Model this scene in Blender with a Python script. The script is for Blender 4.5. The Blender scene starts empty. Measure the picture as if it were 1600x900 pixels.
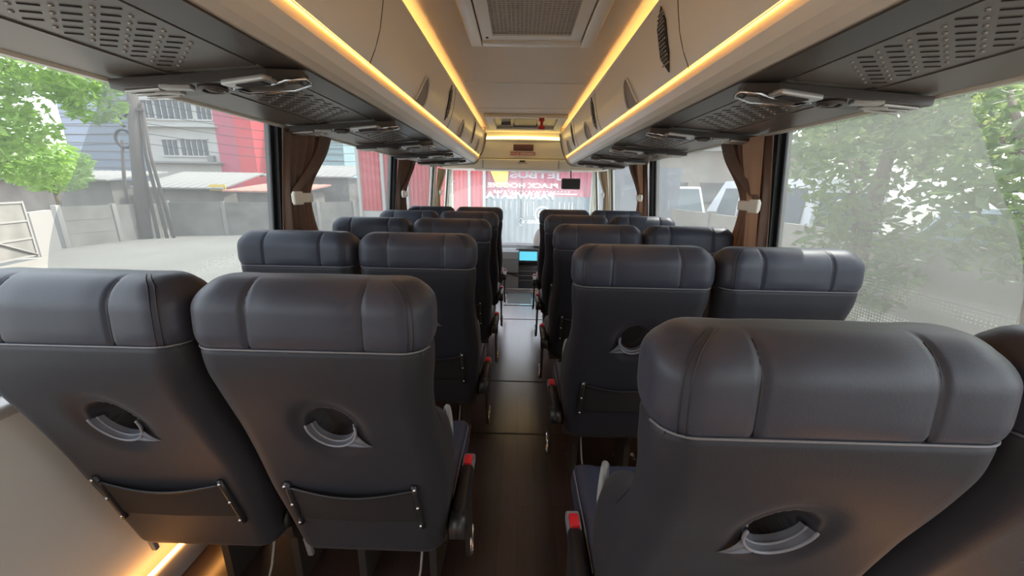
import bpy, bmesh, math, random
from mathutils import Vector, Matrix
random.seed(7)
COL = bpy.context.scene.collection
PI = math.pi
sc = bpy.context.scene

# ------------------------------------------------------------------ camera
F_PX = 590.0
CAM = Vector((-0.015, 0.0, 1.33))
PITCH = math.atan(154/F_PX); YAW = math.radians(1.0); ROLL = math.radians(1.0)
cd = bpy.data.cameras.new('camera'); cam = bpy.data.objects.new('camera', cd); COL.objects.link(cam)
cd.sensor_width = 36; cd.lens = 36*F_PX/1600; cd.clip_start = 0.02; cd.clip_end = 500
RM = Matrix.Rotation(YAW, 3, 'Z') @ Matrix.Rotation(PI/2-PITCH, 3, 'X') @ Matrix.Rotation(ROLL, 3, 'Z')
cam.matrix_world = Matrix.Translation(CAM) @ RM.to_4x4()
sc.camera = cam

# ------------------------------------------------------------------ materials
def mat(name, col, rough=.5, metal=0., emit=None, es=0., spec=.5, noise=None, bump=None, sheen=0., coat=0., sub=None):
    m = bpy.data.materials.new(name); m.use_nodes = True
    n = m.node_tree.nodes; l = m.node_tree.links; b = n['Principled BSDF']
    b.inputs['Base Color'].default_value = (*col, 1); b.inputs['Roughness'].default_value = rough
    b.inputs['Metallic'].default_value = metal; b.inputs['Specular IOR Level'].default_value = spec
    if sheen: b.inputs['Sheen Weight'].default_value = sheen
    if coat: b.inputs['Coat Weight'].default_value = coat; b.inputs['Coat Roughness'].default_value = .15
    if emit: b.inputs['Emission Color'].default_value = (*emit, 1); b.inputs['Emission Strength'].default_value = es
    tc = n.new('ShaderNodeTexCoord')
    if noise:   # (scale, amount, second colour)
        t = n.new('ShaderNodeTexNoise'); t.inputs['Scale'].default_value = noise[0]; t.inputs['Detail'].default_value = 6
        l.new(tc.outputs['Object'], t.inputs['Vector'])
        r = n.new('ShaderNodeValToRGB'); r.color_ramp.elements[0].position = .5-noise[1]; r.color_ramp.elements[1].position = .5+noise[1]
        r.color_ramp.elements[0].color = (*col, 1); r.color_ramp.elements[1].color = (*noise[2], 1)
        l.new(t.outputs['Fac'], r.inputs['Fac']); l.new(r.outputs['Color'], b.inputs['Base Color'])
    if bump:
        t = n.new('ShaderNodeTexNoise'); t.inputs['Scale'].default_value = bump[0]; t.inputs['Detail'].default_value = 3
        l.new(tc.outputs['Object'], t.inputs['Vector'])
        bp = n.new('ShaderNodeBump'); bp.inputs['Strength'].default_value = bump[1]; bp.inputs['Distance'].default_value = .002
        l.new(t.outputs['Fac'], bp.inputs['Height']); l.new(bp.outputs['Normal'], b.inputs['Normal'])
    return m
M = {}
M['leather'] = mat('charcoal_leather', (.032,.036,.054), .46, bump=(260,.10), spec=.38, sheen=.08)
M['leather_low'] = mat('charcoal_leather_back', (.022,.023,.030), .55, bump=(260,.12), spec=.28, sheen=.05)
M['leather_blue'] = mat('seat_leather_navy', (.040,.046,.075), .45, bump=(200,.15))
M['pipe'] = mat('grey_piping', (.15,.15,.165), .5)
M['rimline'] = mat('pale_rim_edge', (.21,.215,.24), .5)
M['stitch'] = mat('black_stitch', (.012,.012,.015), .5)
M['rim'] = mat('grey_fabric_rim', (.10,.105,.125), .6)
M['hole'] = mat('recess_lining', (.04,.038,.04), .8)
M['mesh'] = mat('pocket_mesh', (.014,.014,.016), .8, bump=(900,1.))
M['black'] = mat('black_plastic', (.018,.018,.02), .4)
M['stud'] = mat('metal_stud', (.7,.7,.72), .25, 1.)
M['chrome'] = mat('chrome', (.75,.76,.78), .18, 1.)
M['steel'] = mat('painted_steel', (.045,.043,.042), .5, .3)
M['red'] = mat('red_button', (.62,.02,.03), .35)
M['greycap'] = mat('grey_cap', (.20,.20,.22), .5)
M['trimlight'] = mat('light_grey_trim', (.26,.27,.27), .6)
M['beige'] = mat('beige_rack', (.84,.79,.69), .42, coat=.15)
M['beige2'] = mat('beige_ceiling', (.90,.83,.71), .6, noise=(3,.3,(.87,.80,.68)))
M['brownpan'] = mat('taupe_panel', (.135,.115,.102), .38, coat=.1)
M['brownpan2'] = mat('dark_taupe_panel', (.080,.066,.058), .4, coat=.1)
M['housing'] = mat('dark_brown_housing', (.05,.040,.036), .35)
M['slot'] = mat('slot_dark', (.025,.02,.02), .7)
M['dot'] = mat('metal_dot', (.42,.40,.38), .3, .7)
M['silver'] = mat('silver_plastic', (.50,.49,.48), .3, .5)
M['lens'] = mat('lamp_lens', (.42,.42,.40), .2)
M['led'] = mat('led_warm', (1,.6,.15), .5, emit=(1.0,.44,.055), es=4.0)
M['cove'] = mat('cove_led_warm', (1,.7,.3), .5, emit=(1.0,.53,.17), es=4.2)
M['ledfront'] = mat('front_led', (1,.8,.3), .5, emit=(1.0,.72,.22), es=1.7)
M['floorled'] = mat('floor_led', (1,.6,.2), .5, emit=(1.0,.42,.10), es=5)
M['trim'] = mat('window_trim_grey', (.30,.29,.28), .45)
M['wall'] = mat('side_panel_grey', (.62,.63,.60), .6)
M['blackrub'] = mat('black_rubber', (.02,.022,.022), .5)
M['grillebar'] = mat('grille_bar', (.46,.41,.35), .5)
M['cream'] = mat('cream_plastic', (.86,.83,.72), .4)
M['dash'] = mat('dash_grey', (.20,.21,.23), .5)
M['dashd'] = mat('dash_dark', (.06,.065,.075), .5)
M['silverlite'] = mat('light_silver', (.75,.73,.68), .3)
M['recess'] = mat('handle_recess', (.24,.21,.18), .5)
M['screen'] = mat('blue_screen', (.05,.3,.4), .3, emit=(.10,.50,.65), es=.42)
M['white'] = mat('white_plastic', (.8,.8,.8), .5)
M['clear'] = mat('hatch_panel_grey', (.30,.28,.25), .25)
M['redsign'] = mat('red_sign_print', (.45,.06,.12), .5)
M['darksign'] = mat('dark_sign_print', (.12,.05,.06), .5)
M['decal'] = mat('white_vinyl', (.86,.88,.90), .5)
M['cloth'] = mat('white_cloth', (.8,.76,.76), .9)

def curtain_mat():
    m = mat('brown_curtain', (.20,.14,.11), .8, noise=(14,.3,(.26,.185,.15)))
    n = m.node_tree.nodes; l = m.node_tree.links; out = n['Material Output']; b = n['Principled BSDF']
    tr = n.new('ShaderNodeBsdfTranslucent'); tr.inputs['Color'].default_value = (.42,.26,.17,1)
    mx = n.new('ShaderNodeMixShader'); mx.inputs[0].default_value = .35
    l.new(b.outputs[0], mx.inputs[1]); l.new(tr.outputs[0], mx.inputs[2]); l.new(mx.outputs[0], out.inputs['Surface'])
    return m
M['curtain'] = curtain_mat()
def vinyl():
    m = M['decal']; n = m.node_tree.nodes; l = m.node_tree.links
    t = n.new('ShaderNodeBsdfTranslucent'); t.inputs['Color'].default_value = (.95,.97,1,1)
    mx = n.new('ShaderNodeMixShader'); mx.inputs[0].default_value = .75
    l.new(n['Principled BSDF'].outputs[0], mx.inputs[1]); l.new(t.outputs[0], mx.inputs[2]); l.new(mx.outputs[0], n['Material Output'].inputs['Surface'])
vinyl()
M['curtain_sunlit'] = mat('sunlit_curtain_tan', (.50,.31,.20), .8)  # lighter tan paints sunlight on the edge of the right curtains
M['curtain_light'] = mat('cream_curtain', (.50,.42,.30), .8)

def glass_mat(name, haze=0., hcol=(.8,.8,.8), tint=(1,1,1), refl=1.0, dots=False):
    """thin pane: transparent + fresnel gloss, with an optional printed film or whitish haze scattering light"""
    m = bpy.data.materials.new(name); m.use_nodes = True
    n = m.node_tree.nodes; l = m.node_tree.links; n.clear()
    out = n.new('ShaderNodeOutputMaterial')
    t = n.new('ShaderNodeBsdfTransparent'); t.inputs['Color'].default_value = (*tint, 1)
    cur = t.outputs[0]
    if haze:
        d = n.new('ShaderNodeBsdfTranslucent'); d.inputs['Color'].default_value = (*hcol, 1)
        dd = n.new('ShaderNodeBsdfDiffuse'); dd.inputs['Color'].default_value = (*hcol, 1)
        a = n.new('ShaderNodeMixShader'); a.inputs[0].default_value = .35
        l.new(d.outputs[0], a.inputs[1]); l.new(dd.outputs[0], a.inputs[2])
        mx = n.new('ShaderNodeMixShader'); mx.inputs[0].default_value = haze
        tc = n.new('ShaderNodeTexCoord'); ns = n.new('ShaderNodeTexNoise'); ns.inputs['Scale'].default_value = 2.2; ns.inputs['Detail'].default_value = 5
        l.new(tc.outputs['Object'], ns.inputs['Vector'])
        mr = n.new('ShaderNodeMapRange'); mr.inputs['From Min'].default_value = .25; mr.inputs['From Max'].default_value = .75
        mr.inputs['To Min'].default_value = haze*.75; mr.inputs['To Max'].default_value = haze*1.25
        l.new(ns.outputs['Fac'], mr.inputs['Value'])
        fac = mr.outputs[0]
        if dots:   # printed dot fade along the lower edge of the film
            vo = n.new('ShaderNodeTexVoronoi'); vo.inputs['Scale'].default_value = 95; vo.inputs['Randomness'].default_value = 0
            l.new(tc.outputs['Object'], vo.inputs['Vector'])
            lt = n.new('ShaderNodeMath'); lt.operation = 'LESS_THAN'; lt.inputs[1].default_value = .34
            l.new(vo.outputs['Distance'], lt.inputs[0])
            sx = n.new('ShaderNodeSeparateXYZ'); l.new(tc.outputs['Object'], sx.inputs[0])
            m2 = n.new('ShaderNodeMapRange'); m2.inputs['From Min'].default_value = 1.22; m2.inputs['From Max'].default_value = .95
            m2.inputs['To Min'].default_value = 0; m2.inputs['To Max'].default_value = .15
            l.new(sx.outputs['Z'], m2.inputs['Value'])
            mu = n.new('ShaderNodeMath'); mu.operation = 'MULTIPLY'; l.new(lt.outputs[0], mu.inputs[0]); l.new(m2.outputs[0], mu.inputs[1])
            ad = n.new('ShaderNodeMath'); ad.operation = 'ADD'; l.new(mu.outputs[0], ad.inputs[0]); l.new(fac, ad.inputs[1])
            fac = ad.outputs[0]
        l.new(fac, mx.inputs[0]); l.new(cur, mx.inputs[1]); l.new(a.outputs[0], mx.inputs[2]); cur = mx.outputs[0]
    if refl:
        g = n.new('ShaderNodeBsdfGlossy'); g.inputs['Roughness'].default_value = .02; g.inputs['Color'].default_value = (refl,refl,refl,1)
        ge = n.new('ShaderNodeNewGeometry'); dt = n.new('ShaderNodeVectorMath'); dt.operation = 'DOT_PRODUCT'
        l.new(ge.outputs['Incoming'], dt.inputs[0]); l.new(ge.outputs['Normal'], dt.inputs[1])
        def mth(op, a, b=None):
            q = n.new('ShaderNodeMath'); q.operation = op; l.new(a, q.inputs[0])
            if b is not None: q.inputs[1].default_value = b
            return q.outputs[0]
        c = mth('ABSOLUTE', dt.outputs['Value']); c = mth('MULTIPLY', c, -1.); c = mth('ADD', c, 1.); c = mth('POWER', c, 5.); c = mth('MULTIPLY', c, .94); c = mth('ADD', c, .06)
        mx = n.new('ShaderNodeMixShader'); l.new(c, mx.inputs[0]); l.new(cur, mx.inputs[1]); l.new(g.outputs[0], mx.inputs[2]); cur = mx.outputs[0]
    l.new(cur, out.inputs['Surface'])
    return m
M['glass'] = glass_mat('window_glass', .05, (.8,.82,.82), (.96,.98,.97), refl=.9)
M['film'] = glass_mat('window_film', .19, (.50,.505,.485), (.60,.62,.635), refl=0, dots=True)
M['wglass'] = glass_mat('windshield_glass', .22, (.85,.9,.92), (.80,.85,.86))  # whitish share in the glass stands in for flare over the front view

def floor_mat():
    m = mat('wood_vinyl_floor', (.06,.035,.03), .32, spec=.6)
    n = m.node_tree.nodes; l = m.node_tree.links; b = n['Principled BSDF']
    tc = n.new('ShaderNodeTexCoord'); b.inputs['Coat Weight'].default_value = 1; b.inputs['Coat Roughness'].default_value = .22; mp = n.new('ShaderNodeMapping'); mp.inputs['Rotation'].default_value = (0,0,PI/2)
    br = n.new('ShaderNodeTexBrick'); br.inputs['Scale'].default_value = 1
    br.inputs['Brick Width'].default_value = .9; br.inputs['Row Height'].default_value = .075; br.inputs['Mortar Size'].default_value = .0012
    br.inputs['Color1'].default_value = (.060,.036,.033,1); br.inputs['Color2'].default_value = (.036,.023,.022,1); br.inputs['Mortar'].default_value = (.02,.014,.014,1)
    l.new(tc.outputs['Object'], mp.inputs['Vector']); l.new(mp.outputs[0], br.inputs['Vector'])
    ns = n.new('ShaderNodeTexNoise'); ns.inputs['Scale'].default_value = 5; ns.inputs['Detail'].default_value = 8
    m2 = n.new('ShaderNodeMapping'); m2.inputs['Scale'].default_value = (12,1.2,1)
    l.new(tc.outputs['Object'], m2.inputs['Vector']); l.new(m2.outputs[0], ns.inputs['Vector'])
    mx = n.new('ShaderNodeMixRGB'); mx.blend_type = 'MULTIPLY'; mx.inputs[0].default_value = .7
    l.new(br.outputs['Color'], mx.inputs[1]); 
    rp = n.new('ShaderNodeValToRGB'); rp.color_ramp.elements[0].color = (.55,.55,.55,1); rp.color_ramp.elements[1].color = (1.4,1.4,1.4,1)
    l.new(ns.outputs['Fac'], rp.inputs[0]); l.new(rp.outputs[0], mx.inputs[2]); l.new(mx.outputs[0], b.inputs['Base Color'])
    return m
M['floor'] = floor_mat()

# ------------------------------------------------------------------ helpers
class MB:
    def __init__(s): s.v = []; s.f = []; s.mi = []; s.sm = []
    def add(s, vs, fs, mi=0, smooth=False):
        o = len(s.v); s.v += [Vector(p) for p in vs]; s.f += [tuple(i+o for i in f) for f in fs]; s.mi += [mi]*len(fs); s.sm += [smooth]*len(fs)
    def box(s, c, d, mi=0, rot=None, bev=0):
        hx, hy, hz = d[0]/2, d[1]/2, d[2]/2
        if bev:
            bm = bmesh.new(); bmesh.ops.create_cube(bm, size=1)
            for v in bm.verts: v.co = Vector((v.co.x*d[0], v.co.y*d[1], v.co.z*d[2]))
            bmesh.ops.bevel(bm, geom=bm.edges[:], offset=min(bev, min(d)*.49), segments=3, profile=.5, affect='EDGES')
            vs = [v.co.copy() for v in bm.verts]; bm.verts.index_update(); fs = [tuple(v.index for v in f.verts) for f in bm.faces]; bm.free(); sm = True
        else:
            vs = [Vector((x,y,z)) for x in (-hx,hx) for y in (-hy,hy) for z in (-hz,hz)]
            fs = [(0,1,3,2),(4,6,7,5),(0,4,5,1),(2,3,7,6),(0,2,6,4),(1,5,7,3)]; sm = False
        if rot is not None: vs = [rot @ v for v in vs]
        s.add([v+Vector(c) for v in vs], fs, mi, sm)
    def tube(s, pts, r, mi=0, n=8, closed=False, caps=True):
        pts = [Vector(p) for p in pts]; N = len(pts); vs = []; fs = []
        up = None
        for i, p in enumerate(pts):
            if closed: t = pts[(i+1)%N]-pts[i-1]
            else: t = pts[min(i+1,N-1)]-pts[max(i-1,0)]
            t.normalize()
            if up is None:
                up = Vector((0,0,1)) if abs(t.z) < .9 else Vector((1,0,0))
            a = t.cross(up)
            if a.length < 1e-5: a = t.cross(Vector((0,1,0.1)))
            a.normalize(); b = a.cross(t).normalized(); up = b
            rr = r[i] if isinstance(r, (list,tuple)) else r
            for k in range(n):
                q = 2*PI*k/n; vs.append(p + a*math.cos(q)*rr + b*math.sin(q)*rr)
        for i in range(N if closed else N-1):
            for k in range(n):
                j = (i+1)%N; fs.append((i*n+k, i*n+(k+1)%n, j*n+(k+1)%n, j*n+k))
        if not closed and caps: fs.append(tuple(range(n-1,-1,-1))); fs.append(tuple((N-1)*n+k for k in range(n)))
        s.add(vs, fs, mi, True)
    def cyl(s, a, b, r, mi=0, n=16): s.tube([a, b], r, mi, n)
    def prism(s, poly, axis, a, b, mi=0):
        """poly: 2D points; axis 'y' -> poly is (x,z), 'x' -> (y,z), 'z' -> (x,y)"""
        def P(p, t): return {'y':(p[0],t,p[1]), 'x':(t,p[0],p[1]), 'z':(p[0],p[1],t)}[axis]
        N = len(poly); vs = [P(p,a) for p in poly]+[P(p,b) for p in poly]
        fs = [tuple(range(N)), tuple(range(2*N-1,N-1,-1))]+[(i,(i+1)%N,N+(i+1)%N,N+i) for i in range(N)]
        s.add(vs, fs, mi)
    def grid(s, fn, nu, nv, mi=0, smooth=True):
        vs = [fn(i/nu, j/nv) for j in range(nv+1) for i in range(nu+1)]
        fs = [(j*(nu+1)+i, j*(nu+1)+i+1, (j+1)*(nu+1)+i+1, (j+1)*(nu+1)+i) for j in range(nv) for i in range(nu)]
        s.add(vs, fs, mi, smooth)
    def sphere(s, c, r, mi=0, n=12, m=8, sc_=(1,1,1)):
        vs = []; fs = []
        for j in range(m+1):
            for i in range(n):
                a = 2*PI*i/n; b = PI*j/m
                vs.append((c[0]+r*sc_[0]*math.sin(b)*math.cos(a), c[1]+r*sc_[1]*math.sin(b)*math.sin(a), c[2]+r*sc_[2]*math.cos(b)))
        for j in range(m):
            for i in range(n): fs.append((j*n+i, (j+1)*n+i, (j+1)*n+(i+1)%n, j*n+(i+1)%n))
        s.add(vs, fs, mi, True)
    def build(s, name, mats, parent=None, origin=None, fix=True):
        me = bpy.data.meshes.new(name)
        off = Vector(origin) if origin is not None else Vector((0,0,0))
        me.from_pydata([tuple(v-off) for v in s.v], [], s.f)
        for m in (mats if isinstance(mats, (list,tuple)) else [mats]): me.materials.append(m if not isinstance(m, str) else M[m])
        me.polygons.foreach_set('material_index', s.mi); me.polygons.foreach_set('use_smooth', s.sm)
        if fix:
            bm = bmesh.new(); bm.from_mesh(me); bmesh.ops.recalc_face_normals(bm, faces=bm.faces[:]); bm.to_mesh(me); bm.free()
        me.update()
        o = bpy.data.objects.new(name, me); COL.objects.link(o)
        if origin is not None: o.location = off
        if parent: o.parent = parent
        return o
def tag(o, label=None, cat=None, group=None, kind=None):
    if label: o['label'] = label
    if cat: o['category'] = cat
    if group: o['group'] = group
    if kind: o['kind'] = kind
    return o
def empty(name, loc=(0,0,0)):
    o = bpy.data.objects.new(name, None); COL.objects.link(o); o.location = loc; o.empty_display_size = .1; return o
def copy_tree(o, parent=None):
    c = o.copy(); COL.objects.link(c)
    if parent: c.parent = parent
    for ch in list(o.children): copy_tree(ch, c)
    return c
def lerp(tab, z):
    if z <= tab[0][0]: return tab[0][1]
    for (a, b), (c, d) in zip(tab, tab[1:]):
        if z <= c:
            t = (z-a)/(c-a); return b+(d-b)*t
    return tab[-1][1]
def spl(tab, z):   # smooth interpolation
    if z <= tab[0][0]: return tab[0][1]
    if z >= tab[-1][0]: return tab[-1][1]
    for i in range(len(tab)-1):
        if z <= tab[i+1][0]:
            p0 = tab[max(i-1,0)]; p1 = tab[i]; p2 = tab[i+1]; p3 = tab[min(i+2,len(tab)-1)]
            h = p2[0]-p1[0]; t = (z-p1[0])/h
            m1 = (p2[1]-p0[1])/(p2[0]-p0[0])*h; m2 = (p3[1]-p1[1])/(p3[0]-p1[0])*h
            return (2*t**3-3*t*t+1)*p1[1]+(t**3-2*t*t+t)*m1+(-2*t**3+3*t*t)*p2[1]+(t**3-t*t)*m2
def ss(a, b, x):
    t = max(0, min(1, (x-a)/(b-a))); return t*t*(3-2*t)
def text_mesh(body, size, name, mats, parent, M4, ext=.0015, bold=.0, sx=1.0):
    cu = bpy.data.curves.new('txt', 'FONT'); cu.body = body; cu.size = size; cu.extrude = ext; cu.offset = bold; cu.align_x = 'CENTER'; cu.align_y = 'CENTER'
    to = bpy.data.objects.new('txt', cu); COL.objects.link(to)
    dg = bpy.context.evaluated_depsgraph_get(); dg.update()
    me = bpy.data.meshes.new_from_object(to.evaluated_get(dg)); bpy.data.objects.remove(to)
    me.transform(Matrix.Diagonal((sx,1,1,1))); me.transform(M4)
    me.materials.clear(); me.materials.append(M[mats]); me.name = name
    o = bpy.data.objects.new(name, me); COL.objects.link(o)
    if parent: o.parent = parent
    return o

# ------------------------------------------------------------------ bus shell
RLEN = 4.6; Z_CEIL = 2.01; Y0 = -1.5; Y1 = 6.1
HX = lambda z: 1.20 - .10*max(0,min(1.3,(z-.55)/1.04))       # inner half width at height z: walls lean in
SILL = .84; WTOP = 1.635
def st(o): o['kind'] = 'structure'; return o
mb = MB(); mb.box((0,(Y0+5.05)/2,-.02),(2.5,5.05-Y0,.04)); 
st(mb.build('floor', 'floor'))
mb = MB(); mb.box((0,5.65,-.32),(2.5,1.2,.04)); mb.box((0,5.07,-.16),(2.5,.03,.30)); st(mb.build('floor', 'dashd'))
for nm, s in (('left',-1),('right',1)):
    mb = MB()
    def W(y, z, o=0): return (s*(HX(z)+o), y, z)
    # lower panel
    mb.add([W(Y0,-.35),W(Y1,-.35),W(Y1,.3),W(Y0,.3),W(Y1,SILL),W(Y0,SILL),W(Y0,SILL,.07),W(Y1,SILL,.07),W(Y0,-.35,.07),W(Y1,-.35,.07)],
           [(0,1,2,3),(3,2,4,5),(5,4,7,6),(6,7,9,8)])
    mb.box((s*1.13,(Y0+Y1)/2,(WTOP+2.06)/2),(.06,Y1-Y0,2.06-WTOP))
    st(mb.build('wall_'+nm, 'wall'))
    mb = MB()
    mb.box((s*(HX(SILL)-.01),(Y0+Y1)/2,SILL),(.07,Y1-Y0,.03), bev=.01)
    st(mb.build('trim_1', 'trim'))
    mb = MB(); mb.box((s*1.094,(Y0+RLEN)/2,1.588),(.018,RLEN-Y0,.012)); st(mb.build('trim_2', 'beige'))
    mb = MB(); mb.box((s*1.185,(Y0+5.05)/2,.05),(.03,5.05-Y0,.10), bev=.008); st(mb.build('baseboard_'+nm, 'trim'))
mb = MB(); mb.box((0,(Y0+4.95)/2,Z_CEIL+.02),(2.3,4.95-Y0,.04)); 
st(mb.build('ceiling', 'beige2'))
for k, y in enumerate((.55, 2.75, 3.55)):
    mb = MB(); mb.box((0,y,Z_CEIL-.001),(.80,.006,.006)); st(mb.build('trim_3', 'beige'))
mb = MB(); mb.box((0,Y0-.03,.85),(2.6,.06,2.5)); st(mb.build('wall_back', 'beige'))

# side windows (glass leaning with the wall) + posts
bays = [(-1.45,1.78),(1.86,3.40),(3.48,5.00),(5.08,6.02)]
wn = 1
for nm, s in (('left',-1),('right',1)):
    for bi, (a, b) in enumerate(bays):
        mb = MB(); o_ = .03
        xb, xt = s*(HX(SILL)+o_), s*(HX(WTOP)+o_)
        mb.grid(lambda u,v: (xb+(xt-xb)*v, a+(b-a)*u, SILL+(WTOP-SILL)*v), 1, 1)
        w = st(mb.build('window_%d' % wn, 'glass', fix=False)); wn += 1
        f = MB(); z0, z1 = SILL, WTOP; fr = .022
        for (ya, yb, za, zb) in ((a,b,z0,z0+fr),(a,b,z1-fr,z1),(a,a+fr,z0,z1),(b-fr,b,z0,z1)):
            for k in range(1):
                x0_, x1_ = s*(HX(za)+.02), s*(HX(zb)+.02)
                t_ = s*.018
                f.add([(x0_,ya,za),(x0_,yb,za),(x1_,yb,zb),(x1_,ya,zb),(x0_+t_,ya,za),(x0_+t_,yb,za),(x1_+t_,yb,zb),(x1_+t_,ya,zb)],
                      [(0,1,2,3),(4,5,6,7),(0,1,5,4),(1,2,6,5),(2,3,7,6),(3,0,4,7)])
        f.build('gasket', 'blackrub', w)
        if bi < 3:
            # printed film; in the nearest bay its rear edge is an arc
            arc = [(SILL,.843),(1.0,.87),(1.14,.887),(1.26,.925),(1.36,.98),(1.47,1.03),(1.56,1.075),(WTOP,1.09)]
            fm = MB()
            def FF(u, v):
                z = SILL+(WTOP-SILL)*v; ya = spl(arc, z) if bi == 0 else a
                return (s*(HX(z)+o_-.004), ya+(b-ya)*u, z)
            fm.grid(FF, 1, 24)
            fm.build('window_film', 'film', w, fix=False)
    for (a, b) in ((1.78,1.86),(3.40,3.48),(5.00,5.08),(6.02,6.10)):
        mb = MB()
        x0_, x1_ = s*HX(SILL), s*HX(WTOP)
        mb.add([(x0_,a,SILL),(x0_,b,SILL),(x1_,b,WTOP),(x1_,a,WTOP),(x0_+s*.06,a,SILL),(x0_+s*.06,b,SILL),(x1_+s*.06,b,WTOP),(x1_+s*.06,a,WTOP)],
               [(0,1,2,3),(4,5,6,7),(0,1,5,4),(1,2,6,5),(2,3,7,6),(3,0,4,7)])
        st(mb.build('trim_4', 'blackrub' if a < 5 else 'cream'))

# ------------------------------------------------------------------ luggage racks
RL = 4.62
PROF_DOOR = [(.505,.375),(.480,.425),(.463,.475),(.452,.53),(.444,.575),(.440,.62)]     # (x, height above camera)
def zc(h): return 1.33+h
def door_pt(t):
    n = len(PROF_DOOR)-1; k = min(int(t*n), n-1); u = t*n-k
    a, b = PROF_DOOR[k], PROF_DOOR[k+1]; return a[0]+(b[0]-a[0])*u, zc(a[1]+(b[1]-a[1])*u)
def rack(s, nm):
    root = empty('luggage_rack', (s*.8, 0, 1.6)); 
    def B(mbb, name, mats, par=root):
        o = mbb.build(name, mats); o.parent = par; 
        o.matrix_parent_inverse = par.matrix_world.inverted(); return o
    bpy.context.view_layer.update()
    # body: valance lip, underside and top shelf (closed section)
    mb = MB()
    lip = [(.520,.395),(.512,.372),(.516,.350),(.530,.325),(.548,.307),(.568,.296)]
    sec = lip+[(1.10,.262),(1.10,.30),(.60,.40),(.52,.405)]
    P2 = [(s*x, zc(h)) for x, h in sec]
    mb.prism(P2, 'y', Y0+.01, RL)
    B(mb, 'rack_body', 'beige')
    # underside panels
    def under(x): return zc(.296-(x-.568)/(1.10-.568)*.034)
    mb = MB()
    mb.add([(s*.575,Y0+.01,under(.575)-.003),(s*.665,Y0+.01,under(.665)-.003),(s*.665,RL-.05,under(.665)-.003),(s*.575,RL-.05,under(.575)-.003)],[(0,1,2,3)])
    mb.box((s*.62,(Y0+RL)/2,under(.62)-.002),(.088,RL-Y0-.06,.006), rot=Matrix.Rotation(s*.064,3,'Y'))
    B(mb, 'service_channel', 'brownpan2')
    mb = MB(); mb.box((s*.985,(Y0+RL)/2,under(.985)-.002),(.17,RL-Y0-.06,.006), rot=Matrix.Rotation(s*.064,3,'Y'))
    mb.box((s*.905,(Y0+RL)/2,under(.905)-.005),(.008,RL-Y0-.06,.008)); B(mb, 'outer_trim', ['brownpan'])
    ys = [1.08+.74*k for k in range(5)] if s < 0 else [1.15+.755*k for k in range(5)]
    edges = [ys[0]-.78-.78, ys[0]-.78]+ys+[RL+.02]
    for a, b in zip(edges, edges[1:]):
        a2, b2 = a+.06, b-.06
        if b2-a2 < .2: continue
        mb = MB(); rt = Matrix.Rotation(s*.064,3,'Y')
        mb.box((s*.785,(a2+b2)/2,under(.785)-.002),(.232,b2-a2,.008), rot=rt)
        nc = int((b2-a2-.10)/.062); y_s = (a2+b2)/2-(nc-1)*.031
        for c in range(nc):
            for r in range(7):
                x = .700+.027*r; y = y_s+c*.062+(r-3)*.024
                if not (a2+.03 < y < b2-.03): continue
                zz = under(x)-.0065
                mb.sphere((s*x,y,zz),.0042,1,6,4,(1,1,.7))
                if c < nc-1 and r < 7: mb.box((s*(x+.002),y+.031,zz-.0002),(.027,.0024,.0022),2,rot=rt@Matrix.Rotation(-s*.42,3,'Z'))
        B(mb, 'perforated_panel', ['brownpan','dot','slot'])
    # doors
    seams = [Y0+.01,.03,1.33,2.63,3.63,RL-.03]
    for a, b in zip(seams, seams[1:]):
        mb = MB(); g = .0015
        def fn(u, v):
            x, z = door_pt(v); bow = .10*(1-v)  # seam sweeps along the rack toward the lip
            y = a+g+(b-a-2*g)*u
            return (s*x, y, z)
        mb.grid(fn, 2, 15)
        mb.grid(lambda u,v: (lambda p: (s*(p[0]+.012), a+g+(b-a-2*g)*u, p[1]))(door_pt(v)), 2, 15)
        mb.box((s*.447,(a+b)/2,zc(.622)),(.020,b-a-2*g,.012),bev=.004)
        dr = B(mb, 'rack_door', 'beige')
        if a > 0:
            sb = MB(); sb.tube([(s*(door_pt(k/12)[0]-.0002), a, door_pt(k/12)[1]) for k in range(13)], .0018, 0, 6); B(sb, 'door_seam', 'brownpan2', dr)
        # recessed grip near the lip
        ym = {-1.49:.0,.03:.6,1.33:1.92,2.63:3.06,3.63:4.15}.get(a, (a+b)/2)
        hb = MB()
        arcp = []
        for k in range(13):
            q = PI*k/12; t = .04+.44*math.sin(q)**1.5; x, z = door_pt(t); arcp.append((s*(x-.006), ym-.075*math.cos(q), z))
        hb.tube(arcp, .0045, 0, 8)
        def hf(u, v):
            q = PI*u; t = .03+.42*math.sin(q)**1.5*v; x, z = door_pt(t); return (s*(x-.0025), ym-.07*math.cos(q), z)
        hb.grid(hf, 12, 3, 1)
        B(hb, 'door_handle', ['silverlite','recess'], dr)
        # tall hexagonal vent
        for (yy, side) in ((1.46,1),(2.74,1),(3.78,1),(2.48,-1),(3.72,-1)):
            if side == s and a < yy < b:
                vb = MB(); hx = [(.0,.10),(.038,.30),(.038,.66),(0,.90),(-.038,.66),(-.038,.30)]
                vs = []
                for e in (.0025,.006):
                    for (dy, t) in hx:
                        x, z = door_pt(t); vs.append((s*(x-e), yy+dy, z))
                vb.add(vs, [(0,1,2,3,4,5),(6,7,8,9,10,11)]+[(i,(i+1)%6,6+(i+1)%6,6+i) for i in range(6)], 0)
                for r in range(14):
                    for c in range(5):
                        t = .2+.6*r/13; dy = (c-2)*.013+(.0065 if r%2 else 0)
                        if abs(dy) > .032: continue
                        x, z = door_pt(t); vb.sphere((s*(x-.006), yy+dy, z), .0036, 1, 6, 4)
                B(vb, 'speaker_vent', ['slot','dot'], dr)
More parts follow.
